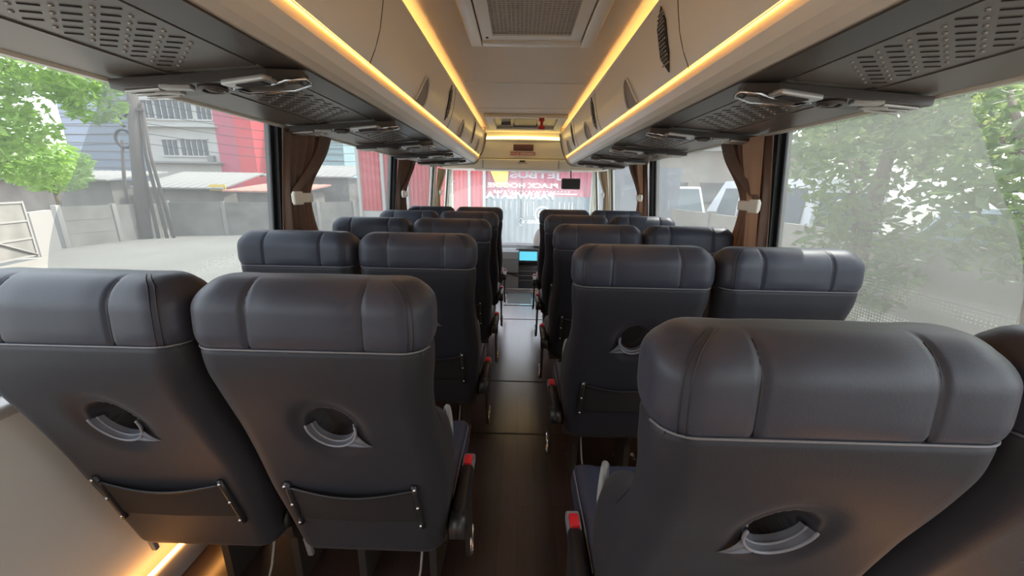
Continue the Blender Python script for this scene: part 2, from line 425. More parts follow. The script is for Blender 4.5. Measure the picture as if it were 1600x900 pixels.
    mb = MB(); mb.box((s*.508,(Y0+RL)/2,zc(.383)),(.010,RL-Y0-.03,.011)); B(mb, 'led_strip', 'led')
    mb = MB(); mb.box((s*.56,(Y0+RL)/2,zc(.47)),(.030,RL-Y0-.03,.012)); B(mb, 'cove_light', 'cove')
    # end cap with curved trim
    mb = MB(); cap = [(s*(x-.012),zc(h)) for x, h in PROF_DOOR[::-1]]+[(s*(x-.006),zc(h-.008)) for x, h in lip]+[(s*1.10,zc(.25)),(s*1.10,zc(.675)),(s*.43,zc(.675))]
    mb.prism(cap, 'y', RL-.03, RL+.03); B(mb, 'end_cap', 'beige')
    mb = MB(); path = [(s*(x-.016),RL-.005,zc(h)) for x, h in PROF_DOOR[::-1]]+[(s*(x-.010),RL-.005,zc(h-.010)) for x, h in lip]+[(s*1.08,RL-.005,zc(.248))]
    mb.tube(path, .010, 0, 8); B(mb, 'end_trim', 'trim')
    tag(root, 'long beige overhead luggage rack with amber light strip above the %s windows' % nm, 'luggage rack', 'overhead luggage racks')
    return root, ys, under
rl, ysL, under = rack(-1, 'left'); rr, ysR, _ = rack(1, 'right')

# reading light / air outlet units under the racks
def make_unit(s):
    root = empty('reading_light_unit')
    mb = MB()
    pl = [(-.235,-.030),(-.225,.02),(-.16,.055),(.22,.055),(.25,.01),(.25,-.05),(-.16,-.055)]
    mb.prism([(p[0],p[1]) for p in pl], 'z', -.022, 0, 0)
    o = mb.build('housing', 'housing', root)
    mb = MB(); fr = [(-.245,-.035,-.024),(-.235,.012,-.024),(-.17,.048,-.026),(-.04,.048,-.026),(-.03,.0,-.026),(-.05,-.02,-.026),(-.15,-.02,-.026),(-.20,-.045,-.026)]
    mb.tube(fr, .0045, 0, 8, closed=True); mb.build('chrome_bezel', 'chrome', root)
    mb = MB(); mb.add([(-.22,-.02,-.030),(-.215,.008,-.030),(-.165,.032,-.030),(-.065,.032,-.030),(-.065,.012,-.030),(-.16,.010,-.030),(-.19,-.022,-.030),
                       (-.22,-.02,-.022),(-.215,.008,-.022),(-.165,.032,-.022),(-.065,.032,-.022),(-.065,.012,-.022),(-.16,.010,-.022),(-.19,-.022,-.022)],
                      [(0,1,2,3,4,5,6),(7,8,9,10,11,12,13)]+[(i,(i+1)%7,7+(i+1)%7,7+i) for i in range(7)])
    mb.build('lamp_lens', 'brownpan', root)
    mb = MB(); mb.box((-.105,-.045,-.024),(.13,.045,.014), rot=Matrix.Rotation(.2,3,'Z'), bev=.004); mb.build('button_panel', 'silver', root)
    mb = MB(); mb.box((-.115,-.045,-.032),(.08,.028,.004), rot=Matrix.Rotation(.2,3,'Z')); mb.build('dark_insert', 'slot', root)
    mb = MB(); mb.tube([(.02+.028*math.cos(2*PI*k/20), -.005+.028*math.sin(2*PI*k/20), -.026) for k in range(20)], .006, 0, 8, closed=True)
    mb.sphere((.02,-.005,-.024),.018,0,12,6,(1,1,.5)); mb.build('air_nozzle', 'brownpan2', root)
    for k, (x, y, w) in enumerate(((.09,-.035,.07),(.14,.0,.06))):
        mb = MB(); mb.box((x,y,-.025),(w,.03,.010), rot=Matrix.Rotation(-.25,3,'Z'), bev=.003); mb.build('side_lamp', 'lens', root)
    for k in range(3):
        mb = MB(); mb.box((.185,-.03+.03*k,-.025-.001*k),(.10,.010,.008), rot=Matrix.Rotation(.06,3,'Z'), bev=.003); mb.build('silver_fin', 'silver', root)
    if s > 0:
        pass
    return root
ordn = ['nearest','second nearest','middle','fourth nearest','farthest']
proto = make_unit(1)
first = True
for s, ys, nm in ((-1, ysL, 'left'), (1, ysR, 'right')):
    for k, y in enumerate(ys):
        if first: u = proto; first = False
        else: u = copy_tree(proto)
        xx = .81
        u.location = (s*xx, y, under(xx)-.012)
        u.rotation_euler = (0, s*.064, 0) if s > 0 else (0, -.064, 0)
        u.scale = (1,1,1) if s > 0 else (-1,1,1)
        tag(u, 'slim taupe reading light and air nozzle unit under the %s rack, %s of five' % (nm, ordn[k]), 'reading light', 'reading light units under the racks')

# ------------------------------------------------------------------ seats
ZT = 1.163; ZB = .35; RTOP = .055
T_YR = [(.35,.184),(.5,.15),(.6,.125),(.7,.098),(.8,.064),(.9,.030),(.98,.008),(1.04,0),(1.1,.002),(1.165,.010)]
T_TH = [(.35,.15),(.6,.15),(.75,.13),(.9,.105),(1.0,.115),(1.07,.13),(1.165,.13)]
T_W = [(.35,.195),(.5,.208),(.65,.218),(.8,.211),(.92,.208),(1.03,.219),(1.12,.219),(1.165,.216)]
ZSEAM = 1.038
def ring_rows():
    rows = []
    rb = .04
    for k in range(8):
        q = PI/2*k/8; rows.append((ZB+rb*(1-math.sin(q)), rb*(1-math.cos(q))) )
    rows = [(ZB+rb-rb*math.cos(PI/2*k/8), rb*(1-math.sin(PI/2*k/8))) for k in range(8)]
    z = ZB+rb; n = int((ZT-RTOP-z)/.0045)
    rows += [(z+(ZT-RTOP-z)*k/n, 0) for k in range(n+1)]
    rows += [(ZT-RTOP+RTOP*math.sin(PI/2*k/14), RTOP*(1-math.cos(PI/2*k/14))) for k in range(1,15)]
    return rows
def section(z, inset):
    yr = spl(T_YR, z)+inset; th = spl(T_TH, z)-2*inset; w = spl(T_W, z)-inset*.9
    r = max(.004, min(.048, th/2-.001))
    return yr, th, w, r
def rear_y(x, z, inset=0):
    yr, th, w, r = section(z, inset); e = abs(x)-(w-r)
    return yr if e <= 0 else yr+r-math.sqrt(max(0, r*r-min(e,r)**2))
HZ = .842
def make_backrest_meshes():
    rows = ring_rows(); NR = 84; NC = 9; NS = 5; NF = 28
    V = []; 
    for (z, ins) in rows:
        yr, th, w, r = section(z, ins); L = []
        for k in range(NR+1): L.append((-w+r+(2*w-2*r)*k/NR, yr, 0,-1))
        for k in range(1,NC+1):
            q = -PI/2+PI/2*k/NC; L.append((w-r+r*math.cos(q), yr+r+r*math.sin(q), math.cos(q), math.sin(q)))
        for k in range(1,NS+1): L.append((w, yr+r+(th-2*r)*k/NS, 1, 0))
        for k in range(1,NC+1):
            q = PI/2*k/NC; L.append((w-r+r*math.cos(q), yr+th-r+r*math.sin(q), math.cos(q), math.sin(q)))
        for k in range(1,NF+1): L.append((w-r-(2*w-2*r)*k/NF, yr+th, 0, 1))
        for k in range(1,NC+1):
            q = PI/2+PI/2*k/NC; L.append((-w+r+r*math.cos(q), yr+th-r+r*math.sin(q), math.cos(q), math.sin(q)))
        for k in range(1,NS+1): L.append((-w, yr+th-r-(th-2*r)*k/NS, -1, 0))
        for k in range(1,NC):
            q = PI+PI/2*k/NC; L.append((-w+r+r*math.cos(q), yr+r+r*math.sin(q), math.cos(q), math.sin(q)))
        ring = []
        bol = .085*ss(.87,.72,z)*ss(.40,.5,z)
        for (x, y, nx, ny) in L:
            dz = 0
            d = 0
            if z > ZSEAM-.03:
                hs = ss(ZSEAM-.002, ZSEAM+.03, z)
                g = max(math.exp(-((x-.105)/.0048)**2), math.exp(-((x+.105)/.0048)**2))
                if ny < .9: d += -.0050*g*ss(ZSEAM-.004, ZSEAM+.006, z)
                puff = (1-min(1,abs(abs(x)-.105)/.10)**2)
                d += .004*hs*(1-math.exp(-(min(abs(x-.105),abs(x+.105))/.03)**2))
            d += -.0045*math.exp(-((z-ZSEAM)/.005)**2)
            if ny < .3: d += .004*ss(0,.06,ZSEAM-z)*ss(.22,.1,ZSEAM-z)
            X = x+nx*d; Y = y+ny*d
            fr = max(0, (y-(yr+th*.45))/(th*.55)) if th > .01 else 0
            Y += bol*fr*ss(.08,.17,abs(x))
            if ny < -.5 or (abs(x) < .12 and ny < 0):
                e = math.hypot(x/.050, (z-HZ)/.057)
                Y += .062*ss(1.06,.80,e)
                # soft dimpling around the opening
                Y += .010*math.exp(-((e-1.15)/.35)**2)*(1 if e > 1 else .6)
            ring.append((X, Y, z+dz))
        V.append(ring)
    n = len(V[0])
    split = min(range(len(rows)), key=lambda i: abs(rows[i][0]-ZSEAM))
    out = []
    for (a, b, capb, capt) in ((0, split, True, False), (split, len(rows)-1, False, True)):
        mb = MB(); vs = [p for r_ in V[a:b+1] for p in r_]; fs = []
        mi = []
        for j in range(b-a):
            for i in range(n): fs.append((j*n+i, j*n+(i+1)%n, (j+1)*n+(i+1)%n, (j+1)*n+i))
        if capb: fs.append(tuple(range(n-1,-1,-1)))
        if capt: fs.append(tuple((b-a)*n+i for i in range(n)))
        mb.add(vs, fs, 0, True)
        if a == 0:
            for idx, f in enumerate(fs):
                if len(f) == 4:
                    c = sum((Vector(vs[i]) for i in f), Vector())/4
                    if math.hypot(c.x/.050,(c.z-HZ)/.057) < .93 and c.y < rear_y(c.x,c.z)+.085: mb.mi[idx] = 1
        out.append(mb)
    return out
BK = make_backrest_meshes()
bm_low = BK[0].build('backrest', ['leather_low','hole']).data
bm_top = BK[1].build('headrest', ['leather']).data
for n_ in ('backrest','headrest'): bpy.data.objects.remove(bpy.data.objects[n_])

def make_seat(a, aisle=True):
    """a = +1: aisle lies on the seat's +x side, -1: on its -x side"""
    root = empty('coach_seat')
    def link(me, name, par=root):
        o = bpy.data.objects.new(name, me); COL.objects.link(o); o.parent = par; return o
    bk = link(bm_low, 'backrest'); hd = link(bm_top, 'headrest')
    # piping around the headrest seam
    mb = MB(); pts = []
    for k in range(61):
        x = -.2185+.437*k/60; pts.append((x, rear_y(x, ZSEAM)-.0005+.003*0, ZSEAM-.004*math.cos(x/.2235*PI/2)*0))
    mb.tube([(p[0],p[1]+.0020,p[2]) for p in pts], .0021, 0, 6); mb.build('seam_piping', 'pipe', hd)
    rows = [r for r in ring_rows() if r[0] >= ZSEAM]
    for sx in (-.105, .105):
        mb = MB(); mb.tube([(sx, rear_y(sx, z, i)+.0052, z+(.0-.0045)*(1 if i > .03 else 0)) for z, i in rows[::2]], .0014, 0, 6); mb.build('panel_seam', 'stitch', hd)
    # double stitch line on the aisle-side corner
    for sx in (a,):
        mb = MB()
        for dd in (.024, .033):
            p = []
            for z, i in rows[::2]:
                yr, th, w, r = section(z, i); x = sx*(w-dd); hs = ss(ZSEAM-.002, ZSEAM+.03, z); p.append((x+sx*.0032*hs, rear_y(x, z, i)-.0036*hs+.0006, z+.0012*hs))
            mb.tube(p, .0011, 0, 6)
        # seam carries on down the side face, sweeping forward
        p = []
        for k in range(14):
            z = ZSEAM-.02*k; yr, th, w, r = section(z, 0); yy = yr+.016+.006*k
            q = min(1, (yy-yr)/r); x = sx*(w-r+r*math.sqrt(max(0,1-(1-q)**2)))
            p.append((x-sx*.0002, yy, z))
        mb.tube(p, .0012, 0, 6)
        mb.build('stitch_line', 'stitch', hd)
    # grey layered fabric rim in the lower half of the grip opening
    mb = MB()
    for j, (dx, dy, rr) in enumerate(((0,0,.0026),(.0065,.012,.0022))):
        pts = []
        for k in range(29):
            q = PI*(.97+1.06*k/28); ex, ez = .0515-dx, .058-dx
            x = ex*math.cos(q); z = HZ+ez*math.sin(q)
            pts.append((x, rear_y(x, z)+.004+dy, z))
        mb.tube(pts, rr, 1, 8)
    mb.grid(lambda u,v: (lambda q: (.0515*(1-.2*v)*math.cos(q), rear_y(.0515*math.cos(q), HZ+.058*math.sin(q))+.004+.022*v, HZ+.058*(1-.2*v)*math.sin(q)))(PI*(.97+1.06*u)), 28, 4)
    def wedge(u, v):      # fabric gathered toward the aisle below the opening
        q = PI*(1.5+.42*u); x0 = a*.050*math.cos(q)*1.0; z0 = HZ+.056*math.sin(q)
        x1, z1 = a*.080, HZ-.052
        x = x0+(x1-x0)*v; z = z0+(z1-z0)*v
        return (x, rear_y(x, z)-.001-.004*math.sin(PI*v)+.006*(1-v)+.0025*math.sin(u*PI*5)*(1-v), z)
    mb.grid(wedge, 30, 10)
    mb.build('grip_rim', ['rim','rimline'], bk)
    # net pocket
    mb = MB()
    mb.grid(lambda u,v: (-.15+.30*u, rear_y(0,.515+.125*v)-.004-.010*math.sin(PI*u)*(.4+.6*v), .515+.125*v-.018*math.sin(PI*u)*v), 24, 12)
    pk = mb.build('net_pocket', 'mesh', root)
    mb = MB(); mb.tube([(-.15+.30*k/16, rear_y(0,.64)-.006-.010*math.sin(PI*k/16), .64-.018*math.sin(PI*k/16)) for k in range(17)], .003, 0, 8); mb.build('elastic_edge', 'black', pk)
    for sx in (-1,1):
        mb = MB(); mb.tube([(sx*(.150+.006*k/4), rear_y(.15,.655-.04*k)-.004, .655-.04*k) for k in range(5)], .007, 0, 8); mb.build('pocket_strip', 'black', pk)
        for zz in (.648,.580,.508):
            mb = MB(); mb.sphere((sx*.153, rear_y(.15,zz)-.011, zz), .0042, 0, 8, 6); mb.build('stud', 'stud', pk)
    # cushion
    mb = MB()
    def cush(u, v):
        # closed rounded section swept along y
        yy = .27+.385*v; e = ss(.93,1.0,v); q = 2*PI*u
        hw, hh = .212-.012*e, .066-.020*e
        cx = math.copysign(abs(math.cos(q))**.35, math.cos(q)); cz = math.copysign(abs(math.sin(q))**.5, math.sin(q))
        zc_ = .415-.01*e
        bolster = .012*ss(.6,.95,abs(cx)) if cz > 0 else 0
        x = cx*hw
        groove = -.006*math.exp(-((abs(x)-.135)/.006)**2) if cz > 0 else 0
        return (x, yy, zc_+cz*hh+bolster+groove)
    mb.grid(cush, 72, 26)
    mb.add([cush(k/36, 1) for k in range(36)], [tuple(range(36))], 0, False)
    mb.build('seat_cushion', 'leather_blue', root)
    for sx in (-1,1):
        mb = MB(); mb.tube([(sx*.209, .28+.36*k/10, .470) for k in range(10)]+[(sx*.195,.655,.452)], .0026, 0, 6)
        mb.build('cushion_piping', 'pipe', root)
    # pale trim loops on the side bolsters
    for sx in (-1,1):
        mb = MB(); mb.tube([(sx*(.190-.012*math.cos(2*PI*k/20)), .335+.030*math.cos(2*PI*k/20), .665+.055*math.sin(2*PI*k/20)) for k in range(20)], .008, 0, 8, closed=True); mb.build('bolster_trim', 'trimlight', root)
    if aisle: armrest(root, a)
    undercarriage(root, a)
    return root
def armrest(root, a):
    ar = MB(); ax = a*.236
    ar.box((ax,.30,.462),(.040,.20,.045), bev=.014)
    ar.cyl((ax-a*.018,.195,.455),(ax+a*.022,.195,.455),.034,0,20)
    arm = ar.build('armrest', 'black', root)
    mb = MB(); mb.box((ax,.408,.464),(.038,.085,.034), bev=.008); mb.build('armrest_cap', 'greycap', arm)
    mb = MB(); mb.box((ax,.408,.486),(.026,.040,.016), bev=.005); mb.build('recline_button', 'red', arm)
    # side bracket reaching down to the floor rail
    mb = MB(); mb.prism([(.31,.44),(.45,.44),(.445,.20),(.425,.13),(.375,.13),(.355,.20)], 'x', ax-.006, ax+.006); br = mb.build('side_bracket', 'steel', root)
    mb = MB(); lp = [(ax+a*.009, .40+.026*math.cos(q), .155+.038*math.sin(q)) for q in [PI*1.0+PI*k/12 for k in range(13)]]
    lp = [(ax+a*.009,.374,.21)]+lp+[(ax+a*.009,.426,.21)]
    mb.tube(lp, .005, 0, 8); mb.build('chrome_loop', 'chrome', br)
def undercarriage(root, a):
    mb = MB(); mb.box((0,.29,.34),(.38,.05,.04)); mb.box((0,.56,.34),(.38,.05,.04)); mb.box((a*.12,.42,.33),(.03,.30,.05)); mb.box((-a*.12,.42,.33),(.03,.30,.05)); mb.build('under_frame', 'steel', root)
    for sx in (-.12,.12):
        mb = MB()
        mb.prism([(.30,.33),(.56,.33),(.50,.20),(.50,.03),(.56,.0),(.28,.0),(.36,.03),(.36,.20)], 'x', sx-.012, sx+.012); mb.build('leg', 'steel', root)
    # recline hinge + belt tail + cable
    mb = MB(); mb.cyl((-a*.200,.24,.42),(-a*.212,.24,.42),.03,0,16); mb.cyl((a*.205,.24,.42),(a*.215,.24,.42),.03,0,16); mb.build('hinge', 'black', root)
    mb = MB(); mb.box((-a*.20,.225,.33),(.016,.012,.075), rot=Matrix.Rotation(.15,3,'X'), bev=.003); mb.build('belt_buckle', 'greycap', root)
    mb = MB(); mb.tube([(a*.11,.30,.30),(a*.105,.27,.20),(a*.09,.23,.10),(a*.085,.20,.02)], .0035, 0, 8); mb.build('cable', 'trimlight', root)
    return root
protos = {}
rown = ['nearest','second','third','fourth','fifth and farthest']
PITCHROW = .742
for s, y0, nm in ((-1, .625, 'left'), (1, .405, 'right')):
    for k in range(5):
        for x, w in (((.400,'aisle'), (.860,'window')) if s < 0 else ((.382,'aisle'), (.842,'window'))):
            a = -s
            if (a, w) not in protos: o = protos[(a, w)] = make_seat(a, w == 'aisle')
            else: o = copy_tree(protos[(a, w)])
            o.location = (s*x+.0, y0+PITCHROW*k, 0)
            q = {('left','aisle'):'just left of the aisle', ('left','window'):'against the left windows', ('right','aisle'):'just right of the aisle', ('right','window'):'against the right windows'}[(nm,w)]
            tag(o, 'charcoal leather seat %s, in the %s row' % (q, rown[k]), 'coach seat', 'coach seats in rows')

# ------------------------------------------------------------------ curtains
def curtain(s, y, length, lab, light=False):
    root = empty('curtain', (s*1.07, y, .72))
    bpy.context.view_layer.update()
    zt, zb, zk = 1.575, .86, 1.285
    ny = 60; nz = 40
    def fn(u, v):
        z = zb+(zt-zb)*v
        if z > zk: f = (z-zk)/(zt-zk); wdt = .52+.48*ss(0,1,f)
        else: f = (zk-z)/(zk-zb); wdt = .52+.26*ss(0,.8,f)
        yy = y+.01+length*wdt*u
        amp = .016*(.5+.5*wdt)
        x = HX(z)-.045+amp*math.sin(u*PI*2*6.5+.6*math.sin(v*3))+.006*math.sin(u*37+v*4)
        sag = 0
        return (s*x, yy, z)
    mb = MB(); mb.grid(fn, ny*2, nz)
    mb.grid(lambda u,v: (lambda p: (p[0]+s*.002, p[1], p[2]))(fn(u,v)), ny*2, nz)
    o = mb.build('drape', 'curtain_light' if light else 'curtain'); o.parent = root; o.matrix_parent_inverse = root.matrix_world.inverted()
    # the swept fold crossing down to the tie
    def sw(u, v):
        t = v; yb = y+.04+length*.9*(1-ss(0,1,t))**1.2*(1) ; z = zt-(zt-zk)*t
        yy = y+.05+(length*.93-.05)*(1-t**1.4)-(.10)*u*(1-.5*t)-.02*u
        yy = max(y+.02, yy)
        return (s*(HX(z)-.072-.012*math.sin(u*PI)), yy, z)
    mb = MB(); mb.grid(sw, 10, 24); o = mb.build('swept_fold', 'curtain_light' if light else 'curtain'); o.parent = root; o.matrix_parent_inverse = root.matrix_world.inverted()
    mb = MB(); mb.box((s*(HX(zk)-.088), y+.075, zk-.01),(.012,.17,.045), bev=.006); mb.box((s*(HX(zk)-.094), y+.025, zk-.01),(.014,.07,.060), bev=.005)
    o = mb.build('curtain_tie', 'cream'); o.parent = root; o.matrix_parent_inverse = root.matrix_world.inverted()
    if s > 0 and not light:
        mb = MB(); mb.grid(lambda u,v: (s*(HX(zb+(zt-zb)*v)-.078+.006*math.sin(u*9)), y+.015+(.10+.07*ss(.55,1,v)-.02*ss(.2,0,v))*u, zb+(zt-zb)*v), 10, 30)  # added strip; its colour imitates the sunlit curtain edge by the pillar
        o = mb.build('sunlit_strip', 'curtain_sunlit'); o.parent = root; o.matrix_parent_inverse = root.matrix_world.inverted()
    tag(root, lab, 'curtain', 'tied back window curtains')
curtain(-1, 1.735, .42, 'brown tied curtain at the nearest pillar on the left')
curtain(-1, 3.36, .48, 'brown tied curtain at the middle pillar on the left')
curtain(-1, 4.94, .42, 'pale tied curtain at the far left front pillar', True)
curtain(1, 1.735, .42, 'brown tied curtain at the nearest pillar on the right')
curtain(1, 3.40, .50, 'brown tied curtain at the middle pillar on the right')
curtain(1, 4.94, .42, 'pale tied curtain at the far right front pillar', True)

# ------------------------------------------------------------------ ceiling fittings
g = empty('air_return_grille', (.02, 1.5, Z_CEIL)); bpy.context.view_layer.update()
def PB(mb, name, mats, par):
    o = mb.build(name, mats); o.parent = par; o.matrix_parent_inverse = par.matrix_world.inverted(); return o
mb = MB(); cx, ya, yb, hw = .02, .90, 2.02, .285
for (c, d) in (((cx-hw+.0275,(ya+yb)/2),(.055,yb-ya)),((cx+hw-.0275,(ya+yb)/2),(.055,yb-ya)),((cx,yb-.03),(2*hw-.11,.06)),((cx,ya+.03),(2*hw-.11,.06))):
    mb.box((c[0],c[1],Z_CEIL-.014),(d[0],d[1],.028), bev=.006)
PB(mb, 'outer_frame', 'beige', g)
mb = MB(); i0, i1 = hw-.062, hw-.112
for (x0,x1,y0_,y1_) in ((cx-i0,cx-i1,ya+.065,yb-.065),(cx+i1,cx+i0,ya+.065,yb-.065),(cx-i1,cx+i1,yb-.12,yb-.065),(cx-i1,cx+i1,ya+.065,ya+.12)):
    mb.box(((x0+x1)/2,(y0_+y1_)/2,Z_CEIL-.012),(x1-x0,y1_-y0_,.02))
PB(mb, 'inner_frame', 'beige', g)
mb = MB(); mb.box((cx,(ya+yb)/2,Z_CEIL-.002),(2*i1+.02,yb-ya-.22,.003),1)
nx = 21; ny_ = 52
for i in range(nx):
    x = cx-i1+2*i1*i/(nx-1); mb.box((x,(ya+yb)/2,Z_CEIL-.012),(.0058 if i%2 else .0075,yb-ya-.24,.005),0)
for j in range(ny_):
    y = ya+.12+(yb-ya-.24)*j/(ny_-1); mb.box((cx,y,Z_CEIL-.0125),(2*i1,.0085,.005),0)
PB(mb, 'grille_mesh', ['grillebar','slot'], g)
mb = MB(); mb.cyl((cx-.2,yb-.10,Z_CEIL-.025),(cx-.2,yb-.10,Z_CEIL-.021),.006); PB(mb, 'screw', 'steel', g)
tag(g, 'cream framed air return grille in the ceiling over the aisle', 'ceiling vent')

h = empty('roof_hatch', (0,4.2,Z_CEIL)); bpy.context.view_layer.update()
mb = MB(); cx = .02; ya, yb, hw = 3.80, 4.60, .395
pl = []
for (c, d) in (((cx-hw+.04,(ya+yb)/2),(.08,yb-ya)),((cx+hw-.04,(ya+yb)/2),(.08,yb-ya)),((cx,yb-.04),(2*hw-.1,.08)),((cx,ya+.04),(2*hw-.1,.08))):
    mb.box((c[0],c[1],Z_CEIL-.014),(d[0],d[1],.030), bev=.010)
PB(mb, 'hatch_frame', 'cream', h)
mb = MB(); mb.box((cx,(ya+yb)/2,Z_CEIL-.004),(2*hw-.14,yb-ya-.14,.008)); PB(mb, 'hatch_panel', 'clear', h)
mb = MB(); mb.tube([(cx-.12,4.3,Z_CEIL-.01),(cx-.12,4.3,Z_CEIL-.035),(cx+.12,4.3,Z_CEIL-.035),(cx+.12,4.3,Z_CEIL-.01)],.008); mb.box((cx-.2,4.25,Z_CEIL-.02),(.10,.04,.03),bev=.006); PB(mb, 'hatch_handle', 'greycap', h)
tag(h, 'cream framed emergency roof hatch in the ceiling near the front', 'roof hatch')
hm = empty('emergency_hammer', (.17,3.84,Z_CEIL)); bpy.context.view_layer.update()
mb = MB(); mb.box((.17,3.84,Z_CEIL-.03),(.05,.03,.06),bev=.008); PB(mb, 'holder', 'redsign', hm)
mb = MB(); mb.tube([(.17,3.82,Z_CEIL-.04),(.17,3.82,Z_CEIL-.125)],.013); mb.box((.17,3.82,Z_CEIL-.115),(.060,.026,.028),bev=.006); PB(mb, 'hammer', 'red', hm)
tag(hm, 'red emergency hammer hanging at the edge of the roof hatch', 'hammer')

# ------------------------------------------------------------------ front bulkhead
mb = MB(); mb.prism([(4.95,2.05),(4.95,1.92),(4.98,1.90),(5.0,1.71),(5.06,1.70),(5.45,1.70),(5.5,1.605),(6.15,1.605),(6.15,2.05)], 'x', -1.12, 1.12)
st(mb.build('wall_front', 'beige'))
mb = MB(); mb.tube([(-.47+.94*k/16, 4.94, 1.935+.012*math.sin(PI*k/16)) for k in range(17)], .015, 0, 8)
tag(mb.build('light_strip', 'ledfront', origin=(0,4.94,1.935)), 'warm yellow light strip across the front bulkhead', 'light strip')
o = empty('overhead_cabinet', (0,5.0,1.60)); bpy.context.view_layer.update()
mb = MB(); mb.prism([(4.955,1.70),(4.945,1.665),(4.955,1.59),(4.99,1.567),(5.35,1.567),(5.35,1.695)], 'x', -.60, .60); PB(mb, 'cabinet_body', 'cream', o)
mb = MB(); mb.box((-.02,4.944,1.635),(.94,.012,.105),bev=.006); d_ = PB(mb, 'cabinet_door', 'cream', o)
mb = MB(); mb.box((.0,4.935,1.671),(.07,.014,.018),bev=.004); mb.box((0,4.935,1.650),(.12,.008,.006)); PB(mb, 'latch', 'steel', d_)
for x in (-.49,.45):
    mb = MB(); mb.box((x,4.946,1.635),(.010,.012,.10)); PB(mb, 'door_gap', 'slot', o)
tag(o, 'cream overhead cabinet box above the windscreen', 'cabinet')
o = empty('destination_sign', (0,4.97,1.8)); bpy.context.view_layer.update()
mb = MB(); mb.box((.01,4.975,1.835),(.25,.014,.075),bev=.01); PB(mb, 'display', 'darksign', o)
for z_ in (1.778,1.748):
    mb = MB(); mb.box((0,4.975,z_),(.32,.006,.006)); PB(mb, 'red_line', 'redsign', o)
for x in (-.13,-.09,-.04,.15):
    mb = MB(); mb.tube([(x+.011*math.cos(2*PI*k/12),4.978,1.763+.011*math.sin(2*PI*k/12)) for k in range(12)],.003,0,6,closed=True); PB(mb, 'pictogram', 'redsign', o)
tag(o, 'faded dark red sign panel with small pictograms on the front bulkhead', 'sign')

# windscreen
WY = 6.08
mb = MB(); 
def WS(u, v):
    x = -1.12+2.24*u; z = .46+(1.60-.46)*v
    return (x, WY+.10*(1-(x/1.12)**2)-.10*v, z)
mb.grid(WS, 16, 6); ws = st(mb.build('window_9', 'wglass', fix=False))
mb = MB(); mb.box((0,6.12,.1),(2.4,.05,.78)); st(mb.build('wall_front', 'dashd'))
for sx in (-1,1):
    mb = MB(); mb.box((sx*1.11,6.08,1.05),(.06,.08,1.2),bev=.015); st(mb.build('trim_5', 'cream'))
def onws(x, z): 
    u = (x+1.12)/2.24; v = (z-.46)/1.14; p = WS(u, v); return Vector(p)
def decal(body, x, z, size, bold=0, sx=1., name='sticker_lettering'):
    p = onws(x, z)+Vector((0,-.006,0))
    R = Matrix.Translation(p) @ Matrix.Rotation(PI,4,'Z') @ Matrix.Rotation(PI/2,4,'X')
    return text_mesh(body, size, name, 'decal', ws, R, .0008, bold, sx)
decal('JETBUS', .20, 1.545, .125, .004, 2.0)
decal('BLACK HOODIE', .02, 1.388, .095, .0035, 1.6)
decal('PARIWISATA', -.02, 1.235, .135, .006, 1.38)
decal('SERIES II', .20, .83, .07, .002, 1.5)
mb = MB(); p0 = onws(.40,1.03)
for r_ in (.115,.062):
    mb.tube([onws(.34+r_*math.cos(2*PI*k/28), .955+r_*math.sin(2*PI*k/28))+Vector((0,-.006,0)) for k in range(28)], .012 if r_>.1 else .006, 0, 6, closed=True)
mb.tube([onws(.30,.985)+Vector((0,-.006,0)),onws(.34,.955)+Vector((0,-.006,0)),onws(.385,.99)+Vector((0,-.006,0))],.010,0,6)
mb.tube([onws(.29,.935)+Vector((0,-.006,0)),onws(.34,.915)+Vector((0,-.006,0)),onws(.385,.935)+Vector((0,-.006,0))],.007,0,6)
o = mb.build('sticker_emblem', 'decal', ws)
mb = MB()
for x in (-.42,-.32,-.24,-.16,-.07,.055,.10,.20,.60,.68,.75,.80): mb.tube([onws(x,1.15)+Vector((0,-.005,0)), onws(x,.84 if x > -.1 else .98)+Vector((0,-.005,0))], .004, 0, 6)
mb.tube([onws(.05,.85)+Vector((0,-.005,0)),onws(.20,.85)+Vector((0,-.005,0))],.004,0,6)
mb.tube([onws(.42,1.275)+Vector((0,-.005,0)),onws(.86,1.27)+Vector((0,-.005,0))],.010,0,6)
for k in range(22): 
    mb.box(onws(-.42+.055*k,1.307)+Vector((0,-.005,0)),(.030,.002,.012))
mb.tube([onws(.0,.89)+Vector((0,-.006,0)),onws(.045,.83)+Vector((0,-.006,0)),onws(0,.76)+Vector((0,-.006,0)),onws(-.045,.83)+Vector((0,-.006,0))],.007,0,6,closed=True)
mb.build('sticker_lines', 'decal', ws)
mb = MB(); mb.tube([onws(.0,1.52)+Vector((0,.03,0)), onws(.0,.92)+Vector((0,.03,0))],.007,0,8); mb.box(onws(0,.88)+Vector((0,.03,0)),(.03,.02,.07),bev=.006)
tag(mb.build('wiper_arm', 'blackrub'), 'thin black wiper arm upright in the middle of the windscreen', 'wiper')
# inside mirror / screen
o = empty('rear_view_screen', (.80,5.6,1.42)); bpy.context.view_layer.update()
mb = MB(); mb.box((.70,5.60,1.42),(.27,.04,.15),bev=.02); PB(mb, 'screen_housing', 'dashd', o)
mb = MB(); mb.tube([(.70,5.62,1.48),(.70,5.66,1.54),(.70,5.68,1.63)],.009); PB(mb, 'bracket', 'dashd', o)
mb = MB(); mb.box((.70,5.577,1.42),(.235,.004,.115)); PB(mb, 'glass_face', 'black', o)
tag(o, 'dark rounded rectangular screen hanging before the right of the windscreen', 'screen')

